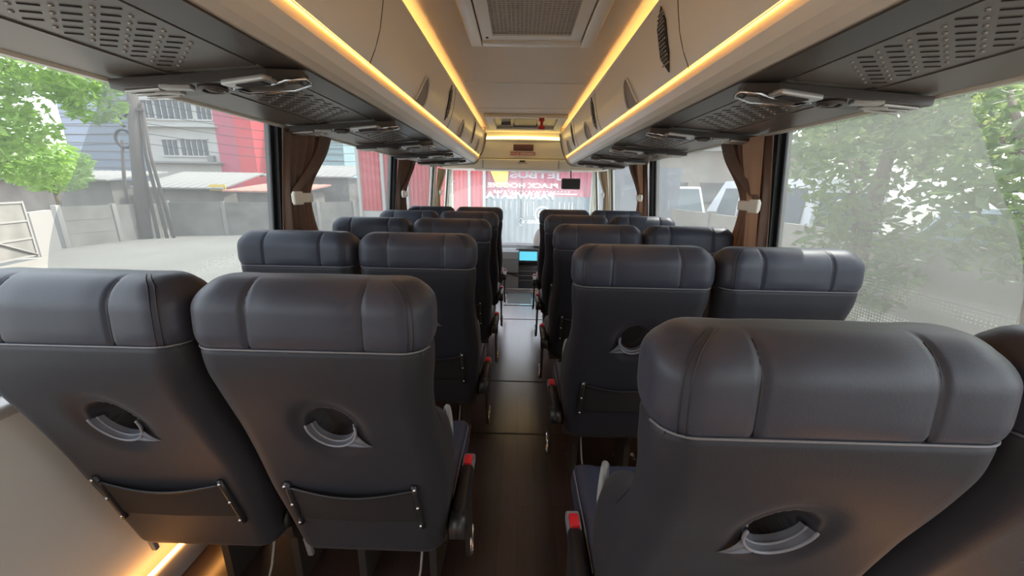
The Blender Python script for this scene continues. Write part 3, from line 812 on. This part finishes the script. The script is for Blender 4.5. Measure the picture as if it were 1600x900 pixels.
# dashboard
o = empty('dashboard', (0,5.75,0)); bpy.context.view_layer.update()
mb = MB(); mb.prism([(5.62,-.28),(5.62,.30),(5.66,.42),(5.80,.50),(6.05,.50),(6.05,-.28)], 'x', -1.08, 1.08); PB(mb, 'dash_body', 'dashd', o)
mb = MB()
def con(u, v):
    q = PI*u; x = -.62+.50*v
    return (x, 5.60+.12*math.cos(q)*(1-.2*v)-.05, .06+.40*math.sin(q)**.6*(1-.06*v)+.0)
pr = [(5.38,-.28),(5.38,.20),(5.40,.36),(5.46,.445),(5.56,.475),(5.70,.47),(5.72,-.28)]
mb.prism(pr, 'x', -.75, -.02); PB(mb, 'console', 'dash', o)
mb = MB(); mb.box((-.385,5.372,.15),(.72,.02,.02)); mb.box((-.2,5.372,.16),(.36,.02,.016),rot=Matrix.Rotation(.3,3,'Y')); PB(mb, 'console_groove', 'slot', o)
mb = MB(); mb.box((.11,5.56,.38),(.34,.10,.20), rot=Matrix.Rotation(-.35,3,'X'), bev=.015); PB(mb, 'screen_surround', 'dashd', o)
mb = MB(); mb.box((.12,5.50,.385),(.26,.012,.13), rot=Matrix.Rotation(-.35,3,'X')); PB(mb, 'display_screen', 'screen', o)
mb = MB(); mb.box((.12,5.55,.05),(.36,.12,.36),bev=.02)
PB(mb, 'centre_stack', 'dashd', o)
for k in range(3):
    mb = MB(); mb.box((.12,5.485,.16-.07*k),(.26,.012,.012)); PB(mb, 'switch_row', 'dash', o)
tag(o, 'grey dashboard with a glowing blue display under the windscreen', 'dashboard')
mb = MB(); random.seed(3)
def cl(u, v):
    a = 2*PI*u; b = PI*v*.5; r = .10*(1+.16*math.sin(3*a+4*v)+.10*math.sin(5*a+1))
    return (.27+r*.9*math.cos(a)*math.sin(b)+.02*v, 5.80+r*.6*math.sin(a)*math.sin(b), .50+.235*math.cos(b)*(1+.06*math.sin(4*a)))
mb.grid(cl, 36, 16); tag(mb.build('cloth', 'cloth', origin=(.27,5.8,.5)), 'white crumpled cloth bundle on the dashboard', 'cloth')

# floor fittings
o = empty('floor_hatch', (0,4.56,0)); bpy.context.view_layer.update()
mb = MB(); ya, yb, hw = 4.30,4.82,.165
for (c,d) in (((-hw,(ya+yb)/2),(.035,yb-ya)),((hw,(ya+yb)/2),(.035,yb-ya)),((0,yb),(2*hw+.035,.035)),((0,ya),(2*hw+.035,.035))): mb.box((c[0],c[1],.004),(d[0],d[1],.008))
PB(mb, 'metal_edge', 'chrome', o)
mb = MB(); mb.box((0,(ya+yb)/2,.003),(2*hw-.03,yb-ya-.03,.006)); PB(mb, 'hatch_lid', 'steel', o)
tag(o, 'small floor hatch edged in bright metal at the front of the aisle', 'floor hatch')
mb = MB(); mb.box((0,5.03,.006),(1.2,.05,.014),bev=.004); st(mb.build('trim_6', 'chrome'))
for y in (1.85,2.45,3.79):
    mb = MB(); mb.box((0,y,.0015),(.5,.006,.003)); st(mb.build('trim_7', 'steel'))
for s, nm in ((-1,'left'),(1,'right')):
    mb = MB(); mb.box((s*1.166,1.7,.12),(.012,6.2,.009)); tag(mb.build('floor_light_strip', 'floorled', origin=(s*1.166,1.7,.12)), 'thin amber light strip low along the %s wall' % nm, 'light strip', 'amber floor light strips')

# ------------------------------------------------------------------ exterior
GZ = -1.1
M['ground'] = mat('concrete_yard', (.135,.128,.108), .9, noise=(.7,.25,(.18,.172,.15)), bump=(6,.4))
M['conc'] = mat('old_concrete', (.115,.11,.095), .9, noise=(1.3,.22,(.20,.19,.17)), bump=(9,.5))
M['concpost'] = mat('concrete_post', (.21,.20,.185), .9)
M['concr'] = mat('panel_concrete', (.22,.20,.175), .9, noise=(1.1,.2,(.29,.265,.235)))
M['plaster'] = mat('white_plaster', (.40,.385,.35), .85, noise=(.6,.3,(.46,.445,.41)))
M['slate'] = mat('slate_grey_cladding', (.19,.22,.27), .8)
M['redwall'] = mat('red_wall', (.55,.06,.07), .7)
M['redwall2'] = mat('faded_red_wall', (.42,.09,.13), .7)
M['teal'] = mat('teal_cladding', (.26,.38,.40), .7)
M['winblack'] = mat('dark_window', (.05,.055,.07), .25)
M['roofpale'] = mat('pale_roof_sheet', (.24,.23,.21), .7)
M['shed'] = mat('shed_board', (.13,.115,.10), .9, noise=(1.5,.3,(.22,.20,.18)))
M['tile'] = mat('red_roof_tile', (.45,.20,.15), .8)
M['bark'] = mat('tree_bark', (.12,.095,.07), .9, bump=(40,.8))
M['polec'] = mat('pole_grey', (.085,.07,.062), .8)
M['gateg'] = mat('teal_gate', (.20,.25,.265), .5)
M['yellow'] = mat('yellow_sign', (.70,.52,.10), .6)
M['carw'] = mat('white_car_paint', (.75,.77,.80), .25, coat=.5)
M['carb'] = mat('silver_blue_car_paint', (.40,.48,.60), .25, coat=.5)
M['carg'] = mat('car_window', (.10,.14,.17), .1)
M['tyre'] = mat('tyre', (.02,.02,.02), .8)
M['wire'] = mat('cable_black', (.03,.03,.03), .6)
def leafmat(name, c1, c2, tr):
    m = mat(name, c1, .45, noise=(2.5,.2,c2)); n = m.node_tree.nodes; l = m.node_tree.links
    t = n.new('ShaderNodeBsdfTranslucent'); t.inputs['Color'].default_value = (*tr,1)
    mx = n.new('ShaderNodeMixShader'); mx.inputs[0].default_value = .45
    l.new(n['Principled BSDF'].outputs[0], mx.inputs[1]); l.new(t.outputs[0], mx.inputs[2]); l.new(mx.outputs[0], n['Material Output'].inputs['Surface']); return m
M['leafa'] = leafmat('leaf_bright', (.10,.20,.035), (.24,.35,.09), (.26,.44,.08))
M['leafb'] = leafmat('leaf_dark', (.045,.085,.035), (.15,.20,.085), (.16,.25,.08))
M['leafc'] = leafmat('leaf_yellow_green', (.10,.15,.05), (.26,.31,.13), (.28,.36,.12))

mb = MB(); mb.grid(lambda u,v: (-90+180*u, -40+160*v, GZ+.004*math.sin(u*90)*math.sin(v*80)), 60, 60); st(mb.build('floor', 'ground'))

def foliage(mb, blobs, size, mi=0, seed=1):
    rnd = random.Random(seed)
    for (c, r, n_) in blobs:
        for _ in range(n_):
            while True:
                p = Vector((rnd.uniform(-1,1),rnd.uniform(-1,1),rnd.uniform(-1,1)))
                if .35 < p.length < 1: break
            p = Vector((c[0]+p.x*r[0], c[1]+p.y*r[1], c[2]+p.z*r[2]))
            a = Vector((rnd.gauss(0,1),rnd.gauss(0,1),rnd.gauss(0,.6))).normalized(); b = a.cross(Vector((rnd.gauss(0,1),rnd.gauss(0,1),rnd.gauss(0,1)))).normalized()
            nrm = a.cross(b); s_ = size*rnd.uniform(.6,1.3)
            mb.add([p-a*s_, p+b*s_*.42+nrm*s_*.12, p+a*s_, p-b*s_*.42+nrm*s_*.12], [(0,1,2),(0,2,3)], mi)
def tree(name, base, h, blobs, leaf, size, label, cat='tree', group=None, tr=.12, seed=1, limbs=()):
    root = empty(name, base); bpy.context.view_layer.update()
    mb = MB(); b = Vector(base)
    mb.tube([b, b+Vector((.05,.03,h*.35)), b+Vector((-.03,.05,h*.7)), b+Vector((.02,0,h))], [tr, tr*.85, tr*.65, tr*.35], 0, 10)
    for e in limbs:
        s0 = b+Vector((0,0,h*e[3])); e1 = Vector(e[:3]); mb.tube([s0, (s0+e1)/2+Vector((0,0,.12)), e1], [tr*.6,tr*.42,tr*.2], 0, 8)
    PB(mb, 'trunk', 'bark', root)
    mb = MB(); foliage(mb, blobs, size, 0, seed); PB(mb, 'foliage', leaf, root)
    tag(root, label, cat, group); return root

# --- left yard ---
def wallrun(pts, h, thick, label, m='conc', post='concpost', step=2.4, cap=True):
    root = empty('boundary_wall', (*pts[0], GZ)); bpy.context.view_layer.update()
    for (a, b) in zip(pts, pts[1:]):
        A, B = Vector((*a,0)), Vector((*b,0)); L = (B-A).length; ang = math.atan2(B.y-A.y, B.x-A.x); n_ = max(1, round(L/step))
        R = Matrix.Rotation(ang,3,'Z')
        for k in range(n_):
            c = A+(B-A)*((k+.5)/n_); mb = MB(); 
            mb.box((c.x,c.y,GZ+h/2),(L/n_-.12,thick,h), rot=R)
            for q in (1,2): mb.box((c.x,c.y,GZ+h*q/3),(L/n_-.12,thick+.02,.02), rot=R)
            PB(mb, 'wall_panel', m, root)
            p = A+(B-A)*(k/n_); mb = MB(); mb.box((p.x,p.y,GZ+h/2+.03),(.16,thick+.10,h+.06), rot=R, bev=.01); PB(mb, 'wall_post', post, root)
    return root
w1 = wallrun([(-17.2,13.9),(-16.9,17.6)], 1.52, .12, '')
tag(w1, 'weathered concrete panel wall left of the utility pole', 'wall')
w1 = wallrun([(-16.7,17.9),(-12.4,19.3),(-8.4,23.8),(-5.2,26)], 1.58, .12, '')
tag(w1, 'weathered concrete panel wall running right of the utility pole', 'wall')
# gate leaf
g = empty('metal_gate', (-15.0,10.0,GZ)); bpy.context.view_layer.update()
A, B = Vector((-14.6,9.3,0)), Vector((-15.55,11.7,0)); c = (A+B)/2; L = (B-A).length; R = Matrix.Rotation(math.atan2(B.y-A.y,B.x-A.x),3,'Z')
mb = MB(); mb.box((c.x,c.y,GZ+.95),(L,.03,1.65), rot=R); PB(mb, 'sheet', 'conc', g)
mb = MB()
for z in (.14,.68,1.22,1.78): mb.box((c.x,c.y,GZ+z),(L,.08,.05), rot=R)
for t in (0,1): p = A+(B-A)*t; mb.box((p.x,p.y,GZ+.95),(.07,.09,1.75), rot=R)
mb.tube([A+Vector((.05,0,GZ+1.2)), B+Vector((.05,0,GZ+.15))], .03, 0, 6)
PB(mb, 'gate_frame', 'concpost', g)
tag(g, 'grey sheet metal gate leaf with pale frame at the far left of the yard', 'gate')
# short pale wall stub between gate and wall
mb = MB(); mb.box((-16.4,12.7,GZ+.72),(1.8,.15,1.44), rot=Matrix.Rotation(2.2,3,'Z')); tag(mb.build('wall_stub', 'concpost', origin=(-16.4,12.7,GZ)), 'pale wall stub between the metal gate and the concrete wall', 'wall')
# white building
b = empty('apartment_building', (-25.5,32,GZ)); bpy.context.view_layer.update()
mb = MB(); mb.box((-27.6,35,4.6),(6.1,6,11.4)); PB(mb, 'wall', 'plaster', b)
def slats(x0, x1, n_, z0, z1, par):
    w = (x1-x0)/n_
    mb = MB()
    for k in range(n_): mb.box((x0+w*(k+.5),31.97,(z0+z1)/2),(w*.66,.06,z1-z0-.1))
    f = MB()
    for (c, d) in ((((x0+x1)/2,z1),(x1-x0+.2,.10)),(((x0+x1)/2,z0),(x1-x0+.2,.12))): f.box((c[0],31.95,c[1]),(d[0],.14,d[1]))
    o = PB(f, 'window', 'plaster', par); PB(mb, 'pane', 'winblack', o)
slats(-30.3,-29.3,2,6.3,7.7,b)
for (x0,x1,n_,z0,z1) in ((-29.2,-26.2,6,6.25,7.75),(-25.9,-24.7,3,6.25,7.6),(-29.2,-27.9,3,3.5,4.8),(-27.7,-25.4,5,3.5,4.85),(-29.2,-25.2,8,9.2,10.4)): slats(x0,x1,n_,z0,z1,b)
mb = MB(); mb.box((-27.5,31.8,5.75),(6.4,.5,.12)); PB(mb, 'ledge', 'plaster', b)
mb = MB(); mb.box((-27.5,31.7,3.0),(6.4,.7,.14)); PB(mb, 'ledge', 'roofpale', b)
mb = MB(); mb.box((-25.2,31.85,3.35),(.5,.3,.45)); PB(mb, 'air_conditioner', 'concpost', b)
tag(b, 'white two row windowed building beyond the yard wall', 'building')
b = empty('red_building', (-23,32,GZ)); bpy.context.view_layer.update()
mb = MB(); mb.box((-23.7,34.9,3.4),(1.7,6,9.0)); PB(mb, 'faded_section', 'redwall2', b)
mb = MB(); mb.box((-22.2,34.8,3.6),(1.35,6,9.4)); PB(mb, 'red_section', 'redwall', b)
tag(b, 'tall red fronted building right beside the white building', 'building')
b = empty('teal_building', (-19,34,GZ)); bpy.context.view_layer.update()
mb = MB(); mb.box((-18.5,37,3.0),(6.0,5,7.6)); PB(mb, 'wall', 'teal', b)
mb = MB()
for k in range(12): mb.box((-18.5,34.47,1.0+.5*k),(6.02,.06,.05))
PB(mb, 'cladding_rib', 'concpost', b)
mb = MB(); mb.prism([(34.0,7.3),(40,7.9),(40,8.1),(34.0,7.5)], 'x', -21.4, -15.2); PB(mb, 'roof', 'roofpale', b)
tag(b, 'pale teal clad building right of the red one', 'building')
b = empty('slate_building', (-35,32.5,GZ)); bpy.context.view_layer.update()
mb = MB(); mb.box((-34.3,35.5,4.2),(6.8,6,10.6)); PB(mb, 'wall', 'slate', b)
mb = MB()
for k in range(14): mb.box((-34.3,32.47,.6+.65*k),(6.8,.05,.05))
PB(mb, 'cladding_rib', 'concpost', b)
tag(b, 'windowless slate grey building left of the white building', 'building')
# low sheds between wall and buildings
def shed(x0, x1, y, z0, zr, label, roof='roofpale', drop=.5):
    b = empty('shed', ((x0+x1)/2,y,GZ)); bpy.context.view_layer.update()
    mb = MB(); mb.box(((x0+x1)/2,y+1.5,(GZ+z0)/2),(x1-x0,3,z0-GZ)); PB(mb, 'wall', 'shed', b)
    mb = MB(); mb.prism([(y-.5,z0-.05),(y+3.2,z0+drop),(y+3.2,z0+drop+.08),(y-.5,z0+.03)], 'x', x0-.4, x1+.4)
    n_ = int((x1-x0+.8)/.5)
    for k in range(n_): mb.tube([(x0-.4+.5*k+.2,y-.5,z0+.02),(x0-.4+.5*k+.2,y+3.2,z0+drop+.07)], .035, 0, 6)
    PB(mb, 'roof', roof, b)
    tag(b, label, 'shed', 'low sheds behind the yard wall')
shed(-30.5,-22.0,20.5,1.45,0,'long shed with pale sheet roof left of the utility pole')
shed(-21.2,-16.8,21.6,1.1,0,'small dark shed right behind the utility pole', drop=.9)
shed(-16.2,-11.2,25.2,1.9,0,'shed with pale sheet roof below the white building', drop=.8)
shed(-10.6,-6.2,27.5,2.2,0,'grey shed behind the wall beyond the nearest left curtain', drop=1.0)
shed(-15.5,-12.2,20.9,1.0,0,'lean-to with rusty sheet roof against the yard wall', 'tile', .35)
b = empty('house', (-31,18,GZ)); bpy.context.view_layer.update()
mb = MB(); mb.box((-35.4,18,.6),(7,6,3.4)); PB(mb, 'wall', 'plaster', b)
mb = MB(); mb.prism([(14.5,2.2),(18,3.6),(21.5,2.2)], 'x', -39.5, -31.6); PB(mb, 'roof', 'tile', b)
tag(b, 'house with red tiled roof at the far left behind the tree', 'house')
mb = MB(); mb.box((-16.8,21.3,1.15),(.9,.05,.35)); tag(mb.build('sign_board', 'yellow', origin=(-16.8,21.3,1.15)), 'small yellow board hung on the shed beside the poles', 'sign')
# poles
mb = MB(); mb.tube([(-16.9,16.7,GZ),(-16.55,16.8,2.5),(-16.15,17.0,6.2)], [.26,.22,.17], 0, 12)
o = mb.build('utility_pole', 'polec', origin=(-16.9,16.7,GZ)); tag(o, 'thick dark leaning utility pole in front of the yard wall', 'utility pole')
mb = MB(); mb.box((-16.35,16.85,4.3),(1.0,.1,.1)); mb.tube([(-16.7,16.7,3.6),(-16.9,16.6,3.9),(-16.4,16.7,4.4)], .06); q = mb.build('crossarm', 'polec'); q.parent = o; q.matrix_parent_inverse = Matrix.Translation((16.9,-16.7,-GZ))
for k, dx in enumerate((.42,.72,.95)):
    mb = MB(); mb.tube([(-16.9+dx,16.9+.1*k,GZ),(-16.9+dx*.85,16.95,2.5),(-16.5+dx*.5,17.0,4.6)], [.07,.06,.05], 0, 8)
    tag(mb.build('conduit_pipe', 'polec', origin=(-16.9+dx,16.9,GZ)), 'slim conduit pipe rising beside the utility pole, %s of three' % ('leftmost','middle','rightmost')[k], 'pipe', 'conduits beside the utility pole')
mb = MB(); mb.tube([(-17.6,16.9,GZ),(-17.5,16.9,1.2),(-17.15,16.9,3.1)], [.09,.07,.05], 0, 8)
o = mb.build('lamp_post', 'polec', origin=(-17.6,16.9,GZ)); tag(o, 'thin post with coiled cable rings left of the utility pole', 'post')
for (x,z,r_) in ((-17.05,3.15,.36),(-17.1,4.2,.40)):
    mb = MB(); mb.tube([(x+r_*math.cos(2*PI*k/24),16.9,z+r_*math.sin(2*PI*k/24)*(1 if z<4 else .6)) for k in range(24)], .06, 0, 6, closed=True)
    q = mb.build('cable_coil', 'wire'); q.parent = o; q.matrix_parent_inverse = Matrix.Translation((17.6,-16.9,-GZ))
for k in range(7):
    z = 2.9+.42*k; mb = MB(); a_ = Vector((-34,15,z+.6)); b_ = Vector((-16.4,17.1,z+.1)) ; c_ = Vector((-6,24.5,z+.2))
    pts = [a_.lerp(b_,t/8)-Vector((0,0,.5*math.sin(PI*t/8))) for t in range(9)]+[b_.lerp(c_,t/8)-Vector((0,0,.45*math.sin(PI*t/8))) for t in range(1,9)]
    mb.tube(pts, .013, 0, 5); tag(mb.build('overhead_cable', 'wire', origin=(-16.4,17.1,z)), 'thin black overhead cable strung across the left yard from the utility pole', 'cable', 'overhead cables')
bl = [((-10.9,7.6,2.5),(1.5,1.3,.8),2000),((-9.5,8.0,3.6),(1.6,1.3,.7),2300),((-12.4,7.0,3.3),(1.8,1.4,1.1),2300),((-12.0,9.4,1.8),(1.3,1.0,.55),1200),((-9.0,8.4,2.9),(.45,.6,.40),260),((-13.4,8.6,2.3),(1.5,1.2,.6),1000)]
tree('leafy_tree', (-13.6,7.2,GZ), 3.8, bl, 'leafa', .105, 'bright green leafy tree overhanging the far left of the yard', tr=.2, limbs=[(-11,7.6,2.6,.6),(-10,8,3.5,.75),(-12.2,9.2,1.8,.5)])
tree('leafy_tree', (-21.5,17.5,GZ), 2.4, [((-21.5,17.5,1.7),(1.6,1.3,.9),900)], 'leafa', .16, 'small bushy green tree behind the wall near the far left', seed=5)

# --- right side ---
w2 = wallrun([(4.87,-2.5),(4.87,12.4)], 1.92, .12, '', m='concr', post='concpost', step=2.45)
tag(w2, 'pale concrete panel wall running along the right of the bus', 'wall')
w2 = wallrun([(5.0,12.4),(9.5,13.4)], 1.75, .12, '', m='concr', post='concpost', step=2.45)
tag(w2, 'short concrete wall closing the right yard beyond the trees', 'wall')
TR = 'trees along the right wall'
tree('leafy_tree', (4.2,3.0,GZ), 3.4, [((4.1,3.1,1.25),(.75,.75,.65),1000),((4.0,3.6,2.3),(.9,1.0,.6),1000),((3.9,2.3,2.45),(.8,.8,.45),420)], 'leafb', .075, 'dark leafy tree just outside the right window, nearest the bus', tr=.10, seed=11, group=TR, limbs=[(4.1,3.6,2.2,.5),(3.9,2.4,2.4,.6)])
tree('leafy_tree', (4.1,4.55,GZ), 3.5, [((4.0,4.6,.55),(.6,.7,.75),1200),((4.1,4.8,1.7),(.8,.9,.7),1000),((4.0,4.7,2.7),(.8,.9,.6),800)], 'leafb', .07, 'dark bushy tree right of the nearest right curtain', tr=.08, seed=12, group=TR, limbs=[(4.1,5.1,1.8,.4),(4.0,4.4,2.8,.6)])
tree('leafy_tree', (6.6,5.0,GZ), 5.0, [((6.6,5.4,2.6),(1.7,1.8,1.1),1500),((7.6,2.4,2.9),(1.8,1.6,1.2),1300),((6.2,3.4,1.35),(1.0,1.2,.35),700),((6.8,7.4,3.0),(1.6,1.8,1.1),1200)], 'leafc', .11, 'large yellow green tree standing behind the right wall', tr=.2, seed=13, group=TR, limbs=[(7.4,3,2.9,.5),(6.6,7,2.8,.55)])
tree('leafy_tree', (7.8,9.2,GZ), 5.2, [((7.6,9.6,3.4),(2.0,2.2,1.5),1700),((9.6,12,3.2),(2.4,2.4,1.6),1300),((7.0,13.5,4.2),(2.4,2.2,1.2),1100)], 'leafb', .14, 'tall dark tree behind the right wall, farthest along', tr=.2, seed=14, group=TR, limbs=[(9.4,11.6,3.2,.5),(7,12.6,4,.7)])
tree('leafy_tree', (5.9,1.6,GZ), 4.2, [((5.9,1.4,1.9),(1.3,1.2,.75),1100),((6.6,.6,2.8),(1.6,1.4,.9),900),((5.6,2.2,1.0),(.9,.7,.22),700)], 'leafa', .10, 'bright green tree at the rear edge of the right window', tr=.13, seed=15, group=TR, limbs=[(6.6,.6,2.8,.5)])
tree('leafy_tree', (10.5,4.2,GZ), 6, [((10.5,4.6,3.2),(2.4,3.6,2.0),2300),((10.8,8.4,3.0),(2.4,2.4,2.0),1500),((10.5,.4,3.0),(2.0,2.2,1.8),1400)], 'leafb', .16, 'big dark tree far behind the vehicles on the right', tr=.25, seed=16, group=TR)
# pale building behind the right trees
b = empty('beige_building', (11,22,GZ)); bpy.context.view_layer.update()
mb = MB(); mb.box((11.5,24,1.2),(9.5,5,4.6)); PB(mb, 'wall', 'concr', b)
mb = MB(); mb.box((11.5,23.8,3.55),(10.2,6,.25)); PB(mb, 'roof', 'roofpale', b)
for x in (8.4,10.4,12.8):
    mb = MB(); mb.box((x,21.47,1.3),(1.3,.08,1.1)); PB(mb, 'window', 'winblack', b)
tag(b, 'beige flat roofed building seen beyond the right wall', 'building')

def car(loc, rz, Lc, Wc, Hc, m, label, van=False):
    root = empty('van' if van else 'car', (loc[0],loc[1],GZ)); root.rotation_euler = (0,0,rz)
    if van: prof = [(-.5,.16),(-.5,.95),(-.47,1.0),(.24,1.0),(.42,.62),(.5,.52),(.5,.16)]
    else: prof = [(-.5,.18),(-.5,.60),(-.42,.66),(-.28,.97),(-.18,1.0),(.08,1.0),(.17,.95),(.30,.66),(.47,.56),(.5,.45),(.5,.18)]
    mb = MB(); N = len(prof)
    wz = lambda z: Wc/2*(1-.16*max(0,(z-.55)/.45))
    vs = [(-wz(z), y*Lc, z*Hc) for y, z in prof]+[(wz(z), y*Lc, z*Hc) for y, z in prof]
    mb.add(vs, [tuple(range(N)), tuple(range(2*N-1,N-1,-1))]+[(i,(i+1)%N,N+(i+1)%N,N+i) for i in range(N)])
    mb.build('car_body', m, root)
    zt, zb = .93, .66
    for s in (-1,1):
        mb = MB()
        for (a, b2) in (((-.45,-.2),(-.18,.04),(.06,.22)) if van else ((-.26,-.08),(-.06,.10))):
            sh = .05 if (a,b2) == ((.06,.22) if van else (-.06,.10)) else 0
            mb.add([(s*(wz(zb)+.004),a*Lc,zb*Hc),(s*(wz(zb)+.004),(b2+sh)*Lc,zb*Hc),(s*(wz(zt)+.004),b2*Lc-(0.02 if sh else 0),zt*Hc),(s*(wz(zt)+.004),(a+(.03 if not van and a<-.2 else 0))*Lc,zt*Hc)],[(0,1,2,3)])
        mb.build('side_window', 'carg', root)
    mb = MB(); y1, z1, y2, z2 = ((.255,.965,.405,.65) if van else (.175,.935,.29,.68)); e = .008
    mb.add([(-wz(z2)*.9,y2*Lc+e,z2*Hc+e),(wz(z2)*.9,y2*Lc+e,z2*Hc+e),(wz(z1)*.9,y1*Lc+e,z1*Hc+e),(-wz(z1)*.9,y1*Lc+e,z1*Hc+e)],[(0,1,2,3)]); mb.build('windscreen', 'carg', root)
    mb = MB(); y_ = (-.5 if van else -.46)
    if van: mb.add([(-wz(.7)*.85,-.5*Lc-.006,.62*Hc),(wz(.7)*.85,-.5*Lc-.006,.62*Hc),(wz(.9)*.85,-.5*Lc-.006,.90*Hc),(-wz(.9)*.85,-.5*Lc-.006,.90*Hc)],[(0,1,2,3)])
    else: mb.add([(-wz(.7)*.85,-.41*Lc,.70*Hc),(wz(.7)*.85,-.41*Lc,.70*Hc),(wz(.9)*.8,-.30*Lc,.94*Hc),(-wz(.9)*.8,-.30*Lc,.94*Hc)],[(0,1,2,3)])
    mb.build('rear_window', 'carg', root)
    for s in (-1,1):
        for y in (-.31,.31):
            mb = MB(); mb.cyl((s*(Wc/2-.20),y*Lc,.31),(s*(Wc/2+.01),y*Lc,.31),.31,0,24); wh = mb.build('wheel', 'tyre', root)
            mb = MB(); mb.cyl((s*(Wc/2),y*Lc,.31),(s*(Wc/2+.02),y*Lc,.31),.18,0,20); mb.build('hub', 'silver', wh)
        mb = MB(); mb.box((s*Wc*.36,.5*Lc,.50*Hc),(.30,.05,.13),bev=.02); mb.build('headlight', 'lens', root)
    tag(root, label, 'van' if van else 'car')
car((6.35,16.2), PI*.93, 4.6, 1.7, 2.65, 'carw', 'white van parked behind the right wall near the front of the bus', True)
car((6.5,10.1), .05, 4.4, 1.7, 2.75, 'carw', 'white van behind the right wall beside the nearest curtain', True)
car((8.6,6.2), PI*.5, 4.4, 1.75, 2.25, 'carb', 'silver blue vehicle glimpsed between the right trees', True)
car((-1.9,9.9), PI*1.06, 4.2, 1.65, 1.75, 'carw', 'white car standing in front of the windscreen on the left')

# --- in front of the bus ---
b = empty('warehouse_front', (0,13,GZ)); bpy.context.view_layer.update()
YF = 13.0
def ribs(x0, x1, z0, z1, m, name, step=.14, depth=.05):
    mb = MB(); mb.box(((x0+x1)/2,YF+.1,(z0+z1)/2),(x1-x0,.1,z1-z0)); n_ = int((x1-x0)/step)
    for k in range(n_): mb.box((x0+step*(k+.5),YF+.03,(z0+z1)/2),(step*.5,depth,z1-z0))
    return PB(mb, name, m, b)
ribs(-5.4,-1.17,.55,3.4,'redwall','red_sheeting')
mb = MB(); mb.box((-3.3,YF+.1,-.28),(4.25,.14,1.64)); PB(mb, 'lower_wall', 'plaster', b)
ribs(-1.17,2.55,1.12,3.4,'redwall2','red_sheeting',.22)
ribs(-1.17,2.55,GZ,1.12,'gateg','shutter_gate',.20,.07)
for x in (-5.4,-4.6,-3.8,-2.95,-2.3,-1.72,-1.22):
    mb = MB(); mb.box((x,YF-.03,1.1),(.09,.12,4.4)); PB(mb, 'white_post', 'plaster', b)
mb = MB(); mb.box((3.9,YF+.1,.5),(2.7,.14,3.2)); PB(mb, 'side_wall', 'slate', b)
mb = MB(); mb.add([(-1.16,YF-.08,2.2),(-.80,YF-.08,1.42),(-.46,YF-.08,1.42),(-.40,YF-.08,2.2),(-1.16,YF-.04,2.2),(-.80,YF-.04,1.42),(-.46,YF-.04,1.42),(-.40,YF-.04,2.2)],[(0,1,2,3),(7,6,5,4),(0,1,5,4),(1,2,6,5),(2,3,7,6),(3,0,4,7)]); PB(mb, 'yellow_board', 'yellow', b)
tag(b, 'warehouse front with red sheeting, white posts and grey ribbed gate ahead of the bus', 'building')

# ------------------------------------------------------------------ world + sun
w = bpy.data.worlds.new('sky'); sc.world = w; w.use_nodes = True
n = w.node_tree.nodes; l = w.node_tree.links; bg = n['Background']
sky = n.new('ShaderNodeTexSky'); sky.sky_type = 'NISHITA'; sky.sun_disc = False; sky.sun_elevation = math.radians(58); sky.sun_rotation = math.radians(58)
sky.air_density = 1.2; sky.dust_density = 4; sky.ozone_density = 1
mixc = n.new('ShaderNodeMixRGB'); mixc.inputs[0].default_value = .55; mixc.inputs[2].default_value = (9.0,9.4,9.8,1)
l.new(sky.outputs[0], mixc.inputs[1]); l.new(mixc.outputs[0], bg.inputs['Color']); bg.inputs['Strength'].default_value = .21
sd = bpy.data.lights.new('sun', 'SUN'); sd.energy = 3.0; sd.angle = math.radians(.6); sd.color = (1,.96,.88)
so = bpy.data.objects.new('sun', sd); COL.objects.link(so)
SAZ, SEL = math.radians(58), math.radians(54)     # azimuth from +Y toward +X
so.rotation_euler = Vector((math.sin(SAZ)*math.cos(SEL), math.cos(SAZ)*math.cos(SEL), math.sin(SEL))).to_track_quat('Z','Y').to_euler()
so.location = (0,0,12)

sc.view_settings.view_transform = 'Standard'; sc.view_settings.look = 'None'; sc.view_settings.gamma = 1
sc.view_settings.use_curve_mapping = False; sc.view_settings.exposure = 1.6
